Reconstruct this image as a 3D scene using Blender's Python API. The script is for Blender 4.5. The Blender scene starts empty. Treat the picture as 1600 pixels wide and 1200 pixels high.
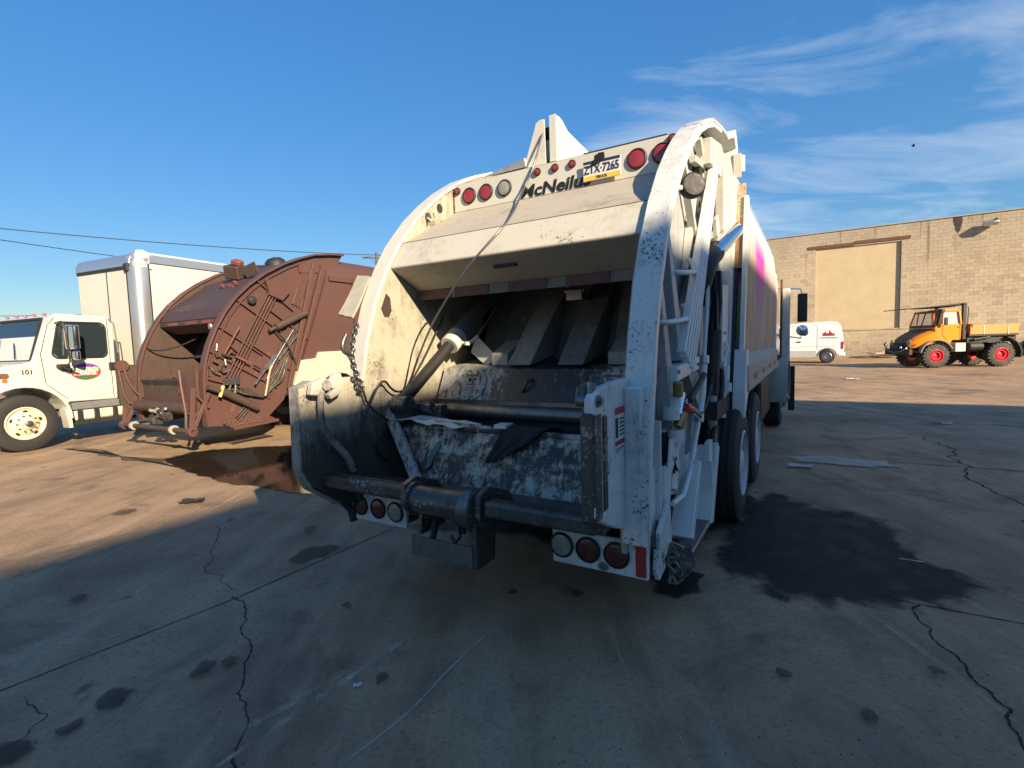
import bpy, math, random
from mathutils import Vector, Matrix, Euler
rnd = random.Random(7)
S = bpy.context.scene
COL = S.collection
PI = math.pi
R = math.radians

# ------------------------------------------------------------------ camera
cam_d = bpy.data.cameras.new('camera')
cam = bpy.data.objects.new('camera', cam_d)
COL.objects.link(cam)
S.camera = cam
F_PX, ROLL, PITCH, CAM_H = 783.0, R(1.75), math.atan(60.0 / 783.0), 1.65
cam_d.sensor_fit = 'HORIZONTAL'
cam_d.sensor_width = 36.0
cam_d.lens = 36.0 * F_PX / 1600.0
cam_d.clip_start = 0.05
cam_d.clip_end = 3000.0
_fw = Vector((0, math.cos(PITCH), -math.sin(PITCH)))
_r0 = Vector((1, 0, 0))
_u0 = _r0.cross(_fw)
_r = _r0 * math.cos(ROLL) - _u0 * math.sin(ROLL)
_u = _u0 * math.cos(ROLL) + _r0 * math.sin(ROLL)
cam.matrix_world = Matrix(((_r.x, _u.x, -_fw.x, 0), (_r.y, _u.y, -_fw.y, 0), (_r.z, _u.z, -_fw.z, CAM_H), (0, 0, 0, 1)))

# ------------------------------------------------------------------ sun, sky, exposure
SUN = Vector((0.600, -0.9435, 0.50)).normalized()          # towards the sun
sun_d = bpy.data.lights.new('sun', 'SUN')
sun_d.energy = 5.0
sun_d.angle = R(0.55)
sun_d.color = (1.0, 0.81, 0.56)
sun = bpy.data.objects.new('sun', sun_d)
COL.objects.link(sun)
sun.rotation_euler = SUN.to_track_quat('Z', 'Y').to_euler()
sun.location = SUN * 60

W = bpy.data.worlds.new('World')
S.world = W
W.use_nodes = True
wn, wl = W.node_tree.nodes, W.node_tree.links
wn.clear()
def N(nodes, t, **kw):
    n = nodes.new(t)
    for k, v in kw.items():
        setattr(n, k, v)
    return n
sky = N(wn, 'ShaderNodeTexSky', sky_type='NISHITA', sun_disc=False)
sky.sun_elevation = math.asin(SUN.z)
sky.sun_rotation = math.atan2(SUN.x, SUN.y)
sky.altitude = 0
sky.air_density = 1.0
sky.dust_density = 0.1
sky.ozone_density = 3.0
# wispy high cloud: noise on the plane of the cloud layer, stretched by the wind
wg = N(wn, 'ShaderNodeTexCoord')
sep = N(wn, 'ShaderNodeSeparateXYZ')
wl.new(wg.outputs['Generated'], sep.inputs[0])
def wmath(op, a, b=None, clamp=False):
    n = N(wn, 'ShaderNodeMath', operation=op, use_clamp=clamp)
    for i, v in enumerate((a, b)):
        if v is None: continue
        if isinstance(v, (int, float)): n.inputs[i].default_value = v
        else: wl.new(v, n.inputs[i])
    return n.outputs[0]
zz = wmath('MAXIMUM', sep.outputs[2], 0.03)
zz = wmath('ADD', zz, 0.12)
px_, py_ = wmath('DIVIDE', sep.outputs[0], zz), wmath('DIVIDE', sep.outputs[1], zz)
cv = N(wn, 'ShaderNodeCombineXYZ')
wl.new(px_, cv.inputs[0]); wl.new(py_, cv.inputs[1])
mp = N(wn, 'ShaderNodeMapping')
mp.inputs['Rotation'].default_value = (0, 0, R(-20))
mp.inputs['Scale'].default_value = (0.8, 1.9, 1)
mp.inputs['Location'].default_value = (9.1, 2.2, 0)
wl.new(cv.outputs[0], mp.inputs[0])
n1 = N(wn, 'ShaderNodeTexNoise'); n1.inputs['Scale'].default_value = 1.5; n1.inputs['Detail'].default_value = 9; n1.inputs['Roughness'].default_value = 0.62; n1.inputs['Distortion'].default_value = 0.6
wl.new(mp.outputs[0], n1.inputs['Vector'])
n2 = N(wn, 'ShaderNodeTexNoise'); n2.inputs['Scale'].default_value = 0.42; n2.inputs['Detail'].default_value = 2
mp2 = N(wn, 'ShaderNodeMapping'); mp2.inputs['Location'].default_value = (4.4, 0.3, 0)
wl.new(cv.outputs[0], mp2.inputs[0]); wl.new(mp2.outputs[0], n2.inputs['Vector'])
# the cirrus sits over the right half of the sky, thinning to the left
side = N(wn, 'ShaderNodeMapRange'); side.inputs[1].default_value = -0.5; side.inputs[2].default_value = 0.35; side.inputs[3].default_value = -0.25; side.inputs[4].default_value = 0.06
wl.new(px_, side.inputs[0])
cl = wmath('ADD', n1.outputs['Fac'], wmath('MULTIPLY', wmath('SUBTRACT', n2.outputs['Fac'], 0.5), 0.9))
cl = wmath('ADD', cl, side.outputs[0])
ramp = N(wn, 'ShaderNodeMapRange'); ramp.inputs[1].default_value = 0.50; ramp.inputs[2].default_value = 0.86; ramp.inputs[3].default_value = 0; ramp.inputs[4].default_value = 0.66
wl.new(cl, ramp.inputs[0])
up = N(wn, 'ShaderNodeMapRange'); up.inputs[1].default_value = 0.02; up.inputs[2].default_value = 0.12
wl.new(sep.outputs[2], up.inputs[0])
cm = wmath('MULTIPLY', ramp.outputs[0], up.outputs[0])
# the camera's tone curve holds the bright horizon down: ease the sky's luminance range
bw = N(wn, 'ShaderNodeRGBToBW'); wl.new(sky.outputs[0], bw.inputs[0])
ease = wmath('POWER', wmath('MAXIMUM', bw.outputs[0], 0.05), -0.45)
vm = N(wn, 'ShaderNodeVectorMath', operation='SCALE'); wl.new(sky.outputs[0], vm.inputs[0]); wl.new(ease, vm.inputs['Scale'])
hs = N(wn, 'ShaderNodeHueSaturation'); hs.inputs['Saturation'].default_value = 1.26; hs.inputs['Hue'].default_value = 0.5
wl.new(vm.outputs[0], hs.inputs['Color'])
mixc = N(wn, 'ShaderNodeMix', data_type='RGBA')
wl.new(cm, mixc.inputs[0]); wl.new(hs.outputs[0], mixc.inputs[6]); mixc.inputs[7].default_value = (3.0, 3.4, 3.9, 1)
bg = N(wn, 'ShaderNodeBackground'); bg.inputs['Strength'].default_value = 0.114
wl.new(mixc.outputs[2], bg.inputs['Color'])
wo = N(wn, 'ShaderNodeOutputWorld')
wl.new(bg.outputs[0], wo.inputs['Surface'])

S.view_settings.view_transform = 'Standard'
S.view_settings.look = 'None'
S.view_settings.exposure = 1.1
S.view_settings.gamma = 1.0
S.view_settings.use_curve_mapping = False

# ------------------------------------------------------------------ mesh helpers
class MB:
    """collects faces; build() links them as one mesh object"""
    def __init__(s): s.v, s.f, s.at = [], [], None
    def add(s, vs, fs):
        o = len(s.v); s.v += [tuple(p) for p in vs]; s.f += [tuple(i + o for i in f) for f in fs]; return s
    def box(s, c, d, rot=None, about=None):
        x, y, z = d[0] / 2, d[1] / 2, d[2] / 2
        vs = [Vector(p) for p in ((-x,-y,-z),(x,-y,-z),(x,y,-z),(-x,y,-z),(-x,-y,z),(x,-y,z),(x,y,z),(-x,y,z))]
        if rot is not None:
            m = Euler(rot).to_matrix() if not isinstance(rot, Matrix) else rot
            vs = [m @ p for p in vs]
        return s.add([p + Vector(c) for p in vs], [(0,3,2,1),(4,5,6,7),(0,1,5,4),(1,2,6,5),(2,3,7,6),(3,0,4,7)])
    def bb(s, x0, x1, y0, y1, z0, z1):
        return s.box(((x0+x1)/2, (y0+y1)/2, (z0+z1)/2), (abs(x1-x0), abs(y1-y0), abs(z1-z0)))
    def beam(s, a, b, w, h, up=(0, 0, 1)):
        a, b = Vector(a), Vector(b); d = (b - a); L = d.length; d.normalize()
        u = Vector(up); sx = d.cross(u)
        if sx.length < 1e-4: sx = d.cross(Vector((1, 0, 0)))
        sx.normalize(); u = sx.cross(d)
        m = Matrix((sx, d, u)).transposed()
        return s.box((a + b) / 2, (w, L, h), m)
    def prism(s, poly, axis, lo, hi):
        n = len(poly)
        def P(a, b, t): return {'x': (t, a, b), 'y': (a, t, b), 'z': (a, b, t)}[axis]
        ar = sum(poly[i][0]*poly[(i+1) % n][1] - poly[(i+1) % n][0]*poly[i][1] for i in range(n))
        if (ar < 0) != (axis == 'y'): poly = poly[::-1]
        vs = [P(a, b, lo) for a, b in poly] + [P(a, b, hi) for a, b in poly]
        fs = [tuple(range(n))[::-1], tuple(range(n, 2*n))] + [(i, (i+1) % n, n + (i+1) % n, n + i) for i in range(n)]
        return s.add(vs, fs)
    def band(s, pts, x0, x1, t, axis='x'):
        """a strip of thickness t following a polyline of (y, z), x0..x1 wide"""
        n = len(pts); off = []
        for i in range(n):
            a = Vector(pts[max(i-1, 0)]); b = Vector(pts[min(i+1, n-1)]); d = (b - a).normalized()
            off.append((pts[i][0] + d.y * t, pts[i][1] - d.x * t))
        def P(t_, p): return (t_, p[0], p[1]) if axis == 'x' else (p[0], t_, p[1])
        vs = []
        for i in range(n): vs += [P(x0, pts[i]), P(x1, pts[i]), P(x1, off[i]), P(x0, off[i])]
        fs = []
        for i in range(n - 1):
            a, b = 4*i, 4*i + 4
            fs += [(a, a+1, b+1, b), (a+1, a+2, b+2, b+1), (a+2, a+3, b+3, b+2), (a+3, a, b, b+3)]
        fs += [(3, 2, 1, 0), tuple(4*(n-1) + k for k in range(4))]
        return s.add(vs, fs)
    def tube(s, pts, r, n=8, caps=True):
        pts = [Vector(p) for p in pts]; m = len(pts)
        rs = r if isinstance(r, (list, tuple)) else [r] * m
        prev = None; vs = []
        for i, p in enumerate(pts):
            d = (pts[min(i+1, m-1)] - pts[max(i-1, 0)]).normalized()
            if prev is None:
                a = d.orthogonal().normalized()
            else:
                a = (prev - d * prev.dot(d))
                a = a.normalized() if a.length > 1e-6 else d.orthogonal().normalized()
            prev = a; b = d.cross(a)
            vs += [p + (a * math.cos(2*PI*k/n) + b * math.sin(2*PI*k/n)) * rs[i] for k in range(n)]
        fs = [(i*n + k, i*n + (k+1) % n, (i+1)*n + (k+1) % n, (i+1)*n + k) for i in range(m-1) for k in range(n)]
        if caps: fs += [tuple(range(n))[::-1], tuple(range((m-1)*n, m*n))]
        return s.add(vs, fs)
    def cyl(s, a, b, r, r2=None, n=16): return s.tube([a, b], [r, r if r2 is None else r2], n)
    def lathe(s, prof, c, ax, n=24, closed=False):
        """prof: list of (radius, height along ax)"""
        ax = Vector(ax).normalized(); c = Vector(c)
        a = ax.orthogonal().normalized() if abs(ax.z) > .9 else Vector((0, 0, 1)).cross(ax).normalized(); b = ax.cross(a)
        m = len(prof); vs = []
        for r, h in prof: vs += [c + ax*h + (a*math.cos(2*PI*k/n) + b*math.sin(2*PI*k/n)) * r for k in range(n)]
        fs = []
        for i in range(m - (0 if closed else 1)):
            j = (i + 1) % m
            fs += [(i*n + k, i*n + (k+1) % n, j*n + (k+1) % n, j*n + k) for k in range(n)]
        if not closed:
            if prof[0][0] > 1e-5: fs.append(tuple(range(n))[::-1])
            if prof[-1][0] > 1e-5: fs.append(tuple(range((m-1)*n, m*n)))
        return s.add(vs, fs)
    def sheet(s, quad, nx=1, ny=1, fn=None, t=0.0):
        """bilinear grid over four corners; fn displaces points"""
        A, B, C_, D = [Vector(p) for p in quad]; vs = []
        for j in range(ny+1):
            for i in range(nx+1):
                u, v = i/nx, j/ny
                p = (A*(1-u) + B*u)*(1-v) + (D*(1-u) + C_*u)*v
                if fn: p = p + Vector(fn(u, v))
                vs.append(p)
        fs = [(j*(nx+1)+i, j*(nx+1)+i+1, (j+1)*(nx+1)+i+1, (j+1)*(nx+1)+i) for j in range(ny) for i in range(nx)]
        if t:
            nn = (B - A).cross(D - A).normalized() * t; k = len(vs)
            vs = vs + [p - nn for p in vs]; fs = fs + [tuple(i + k for i in f[::-1]) for f in fs]
            ring = [i for i in range(nx+1)] + [(j)*(nx+1)+nx for j in range(1, ny+1)] + [ny*(nx+1)+i for i in range(nx-1, -1, -1)] + [j*(nx+1) for j in range(ny-1, 0, -1)]
            for q in range(len(ring)):
                a, b = ring[q], ring[(q+1) % len(ring)]; fs.append((b, a, a + k, b + k))
        return s.add(vs, fs)
    def build(s, name, mat, parent=None, smooth=35, bevel=0.0, seg=1, label=None):
        me = bpy.data.meshes.new(name); me.from_pydata(s.v, [], s.f); me.update()
        if smooth:
            me.polygons.foreach_set('use_smooth', [True] * len(me.polygons))
            me.set_sharp_from_angle(angle=R(smooth))
        if mat: me.materials.append(mat)
        o = bpy.data.objects.new(name, me); COL.objects.link(o)
        if parent: o.parent = parent
        if bevel:
            b = o.modifiers.new('bevel', 'BEVEL'); b.width = bevel; b.segments = seg; b.limit_method = 'ANGLE'; b.angle_limit = R(40)
        if label: o['label'] = label
        return o

def thing(name, label, cat, loc=(0, 0, 0), rotz=0.0, group=None, scale=1.0):
    o = bpy.data.objects.new(name, None); COL.objects.link(o)
    o.location = loc; o.rotation_euler = (0, 0, rotz); o.scale = (scale,) * 3
    o.empty_display_size = 0.2
    o['label'] = label; o['category'] = cat
    if group: o['group'] = group
    return o
def tag(o, label, cat, group=None):
    o['label'] = label; o['category'] = cat
    if group: o['group'] = group
    return o
def structure(o): o['kind'] = 'structure'; return o

def smooth_path(p, it=2):
    p = [Vector(q) for q in p]
    for _ in range(it):
        o_ = [p[0]]
        for i in range(len(p)-1): o_ += [p[i].lerp(p[i+1], .25), p[i].lerp(p[i+1], .75)]
        p = o_ + [p[-1]]
    return p
def lettering(name, txt, size, mat, parent, pos, xdir, ydir, shear=0.0, bold=0.0, width=1.0, ext=0.0015, align='CENTER', fit=None):
    """flat letters turned into a mesh; xdir is the reading direction, ydir the up of the letters"""
    cu = bpy.data.curves.new(name, 'FONT'); cu.body = txt; cu.size = size; cu.shear = shear; cu.offset = bold
    cu.align_x = align; cu.align_y = 'CENTER'; cu.extrude = ext; cu.resolution_u = 3
    tmp = bpy.data.objects.new('tmp_text', cu); COL.objects.link(tmp)
    dg = bpy.context.evaluated_depsgraph_get()
    me = bpy.data.meshes.new_from_object(tmp.evaluated_get(dg))
    bpy.data.objects.remove(tmp); bpy.data.curves.remove(cu)
    me.name = name; me.materials.clear(); me.materials.append(mat)
    if fit:
        xs = [q.co.x for q in me.vertices]; width = fit / (max(xs) - min(xs))
    x = Vector(xdir).normalized(); y = Vector(ydir).normalized(); z = x.cross(y)
    m = Matrix(((x.x*width, y.x, z.x, pos[0]), (x.y*width, y.y, z.y, pos[1]), (x.z*width, y.z, z.z, pos[2]), (0, 0, 0, 1)))
    me.transform(m)
    o = bpy.data.objects.new(name, me); COL.objects.link(o); o.parent = parent
    return o
# ------------------------------------------------------------------ materials
def new_mat(name):
    m = bpy.data.materials.new(name); m.use_nodes = True
    nt = m.node_tree; nt.nodes.clear()
    out = nt.nodes.new('ShaderNodeOutputMaterial'); b = nt.nodes.new('ShaderNodeBsdfPrincipled')
    nt.links.new(b.outputs[0], out.inputs[0])
    return m, nt, b
def c4(c): return (c[0], c[1], c[2], 1.0)
class G:
    """short hand for node graphs"""
    def __init__(s, nt): s.nt = nt; s.n = nt.nodes; s.l = nt.links
    def put(s, sock, v):
        if isinstance(v, (int, float)): sock.default_value = v
        elif isinstance(v, (tuple, list)): sock.default_value = c4(v) if sock.type == 'RGBA' else v
        else: s.l.new(v, sock)
    def math(s, op, a, b=0.0, clamp=False):
        n = s.n.new('ShaderNodeMath'); n.operation = op; n.use_clamp = clamp; s.put(n.inputs[0], a); s.put(n.inputs[1], b); return n.outputs[0]
    def rng(s, v, a, b, c=0.0, d=1.0, smooth=False):
        n = s.n.new('ShaderNodeMapRange'); s.put(n.inputs[0], v)
        if smooth: n.interpolation_type = 'SMOOTHSTEP'
        for i, q in enumerate((a, b, c, d)): n.inputs[i+1].default_value = q
        return n.outputs[0]
    def mix(s, f, a, b, mode='MIX'):
        n = s.n.new('ShaderNodeMix'); n.data_type = 'RGBA'; n.blend_type = mode; s.put(n.inputs[0], f); s.put(n.inputs[6], a); s.put(n.inputs[7], b); return n.outputs[2]
    def coord(s, kind='Object', scale=(1, 1, 1), rot=(0, 0, 0), loc=(0, 0, 0)):
        if kind == 'World':
            t = s.n.new('ShaderNodeNewGeometry').outputs['Position']
        else:
            t = s.n.new('ShaderNodeTexCoord').outputs[kind]
        m = s.n.new('ShaderNodeMapping'); s.l.new(t, m.inputs[0])
        m.inputs['Scale'].default_value = scale; m.inputs['Rotation'].default_value = rot; m.inputs['Location'].default_value = loc
        return m.outputs[0]
    def noise(s, vec, scale, detail=6, rough=0.6, dist=0.0):
        n = s.n.new('ShaderNodeTexNoise'); s.l.new(vec, n.inputs['Vector']); n.inputs['Scale'].default_value = scale
        n.inputs['Detail'].default_value = detail; n.inputs['Roughness'].default_value = rough; n.inputs['Distortion'].default_value = dist
        return n.outputs['Fac']
    def vor(s, vec, scale, feature='F1', out='Distance'):
        n = s.n.new('ShaderNodeTexVoronoi'); n.feature = feature; s.l.new(vec, n.inputs['Vector']); n.inputs['Scale'].default_value = scale
        return n.outputs[out]
    def xyz(s, vec):
        n = s.n.new('ShaderNodeSeparateXYZ'); s.l.new(vec, n.inputs[0]); return n.outputs
    def bump(s, h, strength=0.3, dist=0.01):
        n = s.n.new('ShaderNodeBump'); s.l.new(h, n.inputs['Height']); n.inputs['Strength'].default_value = strength; n.inputs['Distance'].default_value = dist
        return n.outputs[0]

def paint(name, base, amt=0.3, dirt=(0.06, 0.05, 0.04), rough=0.42, metal=0.0, scale=2.6, streak=0.5, chip=0.0, chipcol=(0.09, 0.05, 0.03),
          zl=None, zk=0.35, soft=0.16, coat=0.0, vary=0.10, bump=0.12, fine=0.25):
    """painted metal: worn base colour, blotches and downward streaks of grime, chipped spots, speckle"""
    m, nt, b = new_mat(name); g = G(nt)
    co = g.coord('Object')
    n1 = g.math('ADD', g.math('MULTIPLY', g.noise(co, scale, 10, 0.72, 0.2), 0.62), g.math('MULTIPLY', g.noise(co, scale*4.3, 8, 0.75), 0.38))
    st = g.math('ADD', g.math('MULTIPLY', g.noise(g.coord('Object', (9, 9, 0.55)), 1.6, 7, 0.7), 0.6), g.math('MULTIPLY', g.noise(g.coord('Object', (34, 34, 1.1)), 1.6, 5, 0.7), 0.4))
    v = g.math('ADD', g.math('MULTIPLY', n1, 1 - streak*0.6), g.math('MULTIPLY', st, streak*0.6))
    if zl:
        z = g.xyz(co)[2]
        v = g.math('ADD', v, g.rng(z, zl[0], zl[1], zk, 0.0, True))
    t = 0.70 - 0.36 * amt
    mask = g.rng(v, t - soft*0.55, t + soft*0.75, 0, 0.93, True)
    sp = g.noise(co, 34, 5, 0.7)
    mask2 = g.math('MULTIPLY', g.rng(sp, 0.60, 0.72), fine)
    col = g.mix(g.math('MULTIPLY', g.noise(co, 0.9, 3), 1.0), tuple(c*(1-vary) for c in base), tuple(min(1, c*(1+vary)) for c in base))
    col = g.mix(mask2, col, dirt)
    col = g.mix(mask, col, g.mix(g.noise(co, 11, 5), tuple(c*0.6 for c in dirt), tuple(min(1, c*1.9) for c in dirt)))
    if chip:
        ch = g.math('ADD', g.math('MULTIPLY', g.noise(co, 48, 7, 0.75), 0.66), g.math('MULTIPLY', g.noise(co, 3.1, 4, 0.7), 0.38))
        cm = g.rng(ch, 0.67 - 0.12*chip, 0.70 - 0.12*chip)
        col = g.mix(cm, col, chipcol)
    g.l.new(col, b.inputs['Base Color'])
    g.l.new(g.math('ADD', g.rng(mask, 0, 1, rough, min(0.9, rough + 0.3)), g.math('MULTIPLY', g.math('SUBTRACT', sp, 0.5), 0.25)), b.inputs['Roughness'])
    b.inputs['Metallic'].default_value = metal
    b.inputs['Coat Weight'].default_value = coat
    if bump: g.l.new(g.bump(g.math('ADD', sp, g.math('MULTIPLY', n1, 1.4)), bump, 0.006), b.inputs['Normal'])
    return m

def plain(name, col, rough=0.5, metal=0.0, coat=0.0, vary=0.25, scale=9, spec=0.5, bump=0.0):
    m, nt, b = new_mat(name); g = G(nt)
    co = g.coord('Object'); n = g.noise(co, scale, 5)
    g.l.new(g.mix(n, tuple(c*(1-vary) for c in col), tuple(min(1, c*(1+vary)) for c in col)), b.inputs['Base Color'])
    g.l.new(g.rng(g.noise(co, scale*2.3, 4), 0.2, 0.8, max(0.02, rough-0.12), min(1, rough+0.12)), b.inputs['Roughness'])
    b.inputs['Metallic'].default_value = metal; b.inputs['Coat Weight'].default_value = coat
    b.inputs['Specular IOR Level'].default_value = spec
    if bump: g.l.new(g.bump(n, bump, 0.01), b.inputs['Normal'])
    return m

def glass_mat(name, col=(0.02, 0.03, 0.035), rough=0.06, alpha=0.0):
    m, nt, b = new_mat(name); g = G(nt)
    b.inputs['Base Color'].default_value = c4(col); b.inputs['Roughness'].default_value = rough
    b.inputs['Specular IOR Level'].default_value = 0.8
    if alpha:                                       # thin clear pane: part see-through, part reflection
        tr = nt.nodes.new('ShaderNodeBsdfTransparent'); ms = nt.nodes.new('ShaderNodeMixShader'); ms.inputs[0].default_value = 1 - alpha
        g.l.new(tr.outputs[0], ms.inputs[1]); g.l.new(b.outputs[0], ms.inputs[2])
        g.l.new(ms.outputs[0], [x for x in nt.nodes if x.type == 'OUTPUT_MATERIAL'][0].inputs[0])
    return m

def lens_mat(name, col):
    """ribbed lamp lens"""
    m, nt, b = new_mat(name); g = G(nt)
    co = g.coord('Object')
    v = g.vor(co, 70)
    g.l.new(g.mix(g.rng(g.noise(co, 25, 4), 0.35, 0.75), col, tuple(c*0.55 + 0.03 for c in col)), b.inputs['Base Color'])
    b.inputs['Roughness'].default_value = 0.22; b.inputs['Coat Weight'].default_value = 0.4
    g.l.new(g.bump(v, 0.25, 0.004), b.inputs['Normal'])
    return m

M = {}
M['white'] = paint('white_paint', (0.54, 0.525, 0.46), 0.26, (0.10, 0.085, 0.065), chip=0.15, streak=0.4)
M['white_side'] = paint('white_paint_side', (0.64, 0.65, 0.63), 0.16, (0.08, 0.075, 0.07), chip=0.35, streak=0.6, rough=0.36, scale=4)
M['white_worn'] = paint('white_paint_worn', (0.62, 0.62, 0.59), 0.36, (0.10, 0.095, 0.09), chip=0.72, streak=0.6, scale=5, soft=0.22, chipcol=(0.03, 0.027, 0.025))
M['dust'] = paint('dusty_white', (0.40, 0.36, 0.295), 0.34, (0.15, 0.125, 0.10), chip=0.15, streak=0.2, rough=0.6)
M['lip'] = paint('lip_paint', (0.49, 0.47, 0.40), 0.36, (0.20, 0.17, 0.12), chip=0.35, streak=0.5)
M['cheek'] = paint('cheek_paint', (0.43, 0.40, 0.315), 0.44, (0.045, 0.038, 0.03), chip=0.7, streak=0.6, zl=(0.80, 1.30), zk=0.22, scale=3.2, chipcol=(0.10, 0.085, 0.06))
M['hopper'] = paint('hopper_grime', (0.22, 0.22, 0.21), 0.72, (0.018, 0.017, 0.016), rough=0.5, streak=0.7, scale=4)
M['hopper_dark'] = paint('hopper_dark', (0.10, 0.10, 0.10), 0.8, (0.012, 0.012, 0.012), rough=0.55, streak=0.5, scale=4)
M['packer'] = paint('packer_paint', (0.48, 0.49, 0.47), 0.60, (0.018, 0.017, 0.016), rough=0.38, streak=0.62, scale=2.6, soft=0.10, chip=0.3)
M['sill'] = paint('sill_plate', (0.40, 0.41, 0.37), 0.64, (0.016, 0.015, 0.014), rough=0.40, streak=0.40, scale=4.2, soft=0.09, chip=0.7, chipcol=(0.02, 0.02, 0.02))
M['grease'] = paint('greasy_steel', (0.085, 0.08, 0.075), 0.5, (0.018, 0.017, 0.016), rough=0.30, metal=0.35, scale=5, chip=0.75, chipcol=(0.30, 0.29, 0.28))
M['steel'] = paint('worn_steel', (0.20, 0.20, 0.20), 0.45, (0.04, 0.035, 0.03), rough=0.38, metal=0.75, scale=7, chip=0.3)
M['chrome'] = plain('chrome', (0.75, 0.77, 0.8), 0.12, 1.0, vary=0.1)
M['galv'] = plain('galvanised', (0.45, 0.46, 0.47), 0.38, 0.9, vary=0.2)
M['black'] = plain('black_rubber', (0.018, 0.018, 0.019), 0.6, vary=0.4, scale=14)
M['tyre'] = paint('tyre_rubber', (0.022, 0.021, 0.021), 0.25, (0.07, 0.06, 0.05), rough=0.75, scale=5, streak=0.1, fine=0.15)
M['rag'] = plain('black_cloth', (0.012, 0.012, 0.014), 0.85, vary=0.5, scale=20, bump=0.4)
M['chain'] = plain('chain_steel', (0.18, 0.17, 0.16), 0.4, 0.8, vary=0.4)
M['red_lens'] = lens_mat('red_lens', (0.30, 0.018, 0.022))
M['dark_red_lens'] = lens_mat('dark_red_lens', (0.09, 0.008, 0.010))
M['clear_lens'] = lens_mat('clear_lens', (0.30, 0.29, 0.24))
M['amber_lens'] = lens_mat('amber_lens', (0.55, 0.16, 0.02))
M['red_tape'] = plain('red_tape', (0.36, 0.02, 0.025), 0.4, vary=0.3)
M['dull_red'] = plain('dull_red_tape', (0.20, 0.055, 0.045), 0.55, vary=0.4)
M['dull_white'] = plain('dull_white_tape', (0.34, 0.32, 0.26), 0.55, vary=0.3)
M['ink'] = plain('black_ink', (0.012, 0.012, 0.012), 0.5)
M['plate_white'] = plain('plate_white', (0.62, 0.62, 0.58), 0.4, vary=0.12)
M['plate_blue'] = plain('plate_blue', (0.02, 0.03, 0.07), 0.4)
M['plate_yellow'] = plain('plate_yellow', (0.72, 0.46, 0.05), 0.4)
M['sticker'] = plain('sticker_white', (0.60, 0.60, 0.57), 0.45, vary=0.08)
M['glass'] = glass_mat('cab_glass')
M['rust_cream'] = paint('rusty_cream', (0.62, 0.50, 0.34), 0.45, (0.16, 0.075, 0.03), chip=0.6, chipcol=(0.14, 0.06, 0.025), zl=(2.3, 3.0), zk=0.2, scale=4)
M['brown'] = paint('brown_paint', (0.102, 0.046, 0.037), 0.42, (0.045, 0.03, 0.022), rough=0.5, chip=0.28, chipcol=(0.34, 0.13, 0.07), scale=2.2, streak=0.5)
M['brown_grime'] = paint('brown_grime', (0.085, 0.045, 0.036), 0.6, (0.035, 0.027, 0.02), rough=0.6, chip=0.2, chipcol=(0.28, 0.05, 0.04), scale=3)
M['brown_dark'] = paint('brown_hood', (0.060, 0.036, 0.032), 0.4, (0.03, 0.025, 0.025), rough=0.55, chip=0.2, chipcol=(0.20, 0.10, 0.09), scale=3)
M['rust'] = paint('bare_rust', (0.15, 0.07, 0.04), 0.5, (0.06, 0.03, 0.02), rough=0.75, scale=6)
M['truck_white'] = paint('box_truck_white', (0.57, 0.56, 0.50), 0.05, (0.30, 0.24, 0.16), rough=0.25, coat=0.4, fine=0.05, bump=0.02, zl=(0.3, 1.1), zk=0.18)
M['box_white'] = paint('box_body_white', (0.55, 0.54, 0.475), 0.16, (0.45, 0.40, 0.30), rough=0.4, fine=0.08, bump=0.02)
M['alu'] = paint('dented_aluminium', (0.62, 0.63, 0.64), 0.2, (0.25, 0.23, 0.20), rough=0.34, metal=0.85, scale=4, bump=0.25)
M['orange'] = paint('orange_paint', (0.74, 0.235, 0.008), 0.05, (0.25, 0.10, 0.02), rough=0.3, coat=0.35, fine=0.05, bump=0.02)
M['orange_hood'] = paint('matt_bronze_hood', (0.17, 0.075, 0.018), 0.15, (0.10, 0.05, 0.02), rough=0.6, fine=0.1)
M['orange_bed'] = paint('faded_orange', (0.72, 0.235, 0.05), 0.08, (0.30, 0.14, 0.05), rough=0.5, fine=0.1)
M['red_rim'] = paint('red_rim', (0.62, 0.018, 0.040), 0.12, (0.12, 0.04, 0.03), rough=0.35)
M['van_white'] = paint('van_white', (0.82, 0.82, 0.80), 0.02, (0.4, 0.36, 0.3), rough=0.22, coat=0.5, fine=0.03, bump=0.0)
M['dark_frame'] = plain('dark_chassis', (0.020, 0.019, 0.018), 0.6, vary=0.5)
M['wood'] = plain('weathered_wood', (0.30, 0.22, 0.15), 0.8, vary=0.5, scale=5)
M['pole_wood'] = plain('pole_wood', (0.10, 0.075, 0.06), 0.85, vary=0.4)
M['grey_plastic'] = plain('grey_plastic', (0.16, 0.16, 0.165), 0.5, vary=0.2)
M['red_plastic'] = plain('red_plastic', (0.50, 0.03, 0.03), 0.4)
M['brass'] = plain('brass', (0.35, 0.24, 0.10), 0.4, 0.8)
M['worn_grey'] = paint('worn_grey', (0.36, 0.34, 0.30), 0.55, (0.05, 0.045, 0.04), rough=0.5, scale=6, chip=0.4)
M['wheel_white'] = paint('wheel_white', (0.50, 0.51, 0.50), 0.3, (0.10, 0.09, 0.08), rough=0.5, scale=5)

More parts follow.
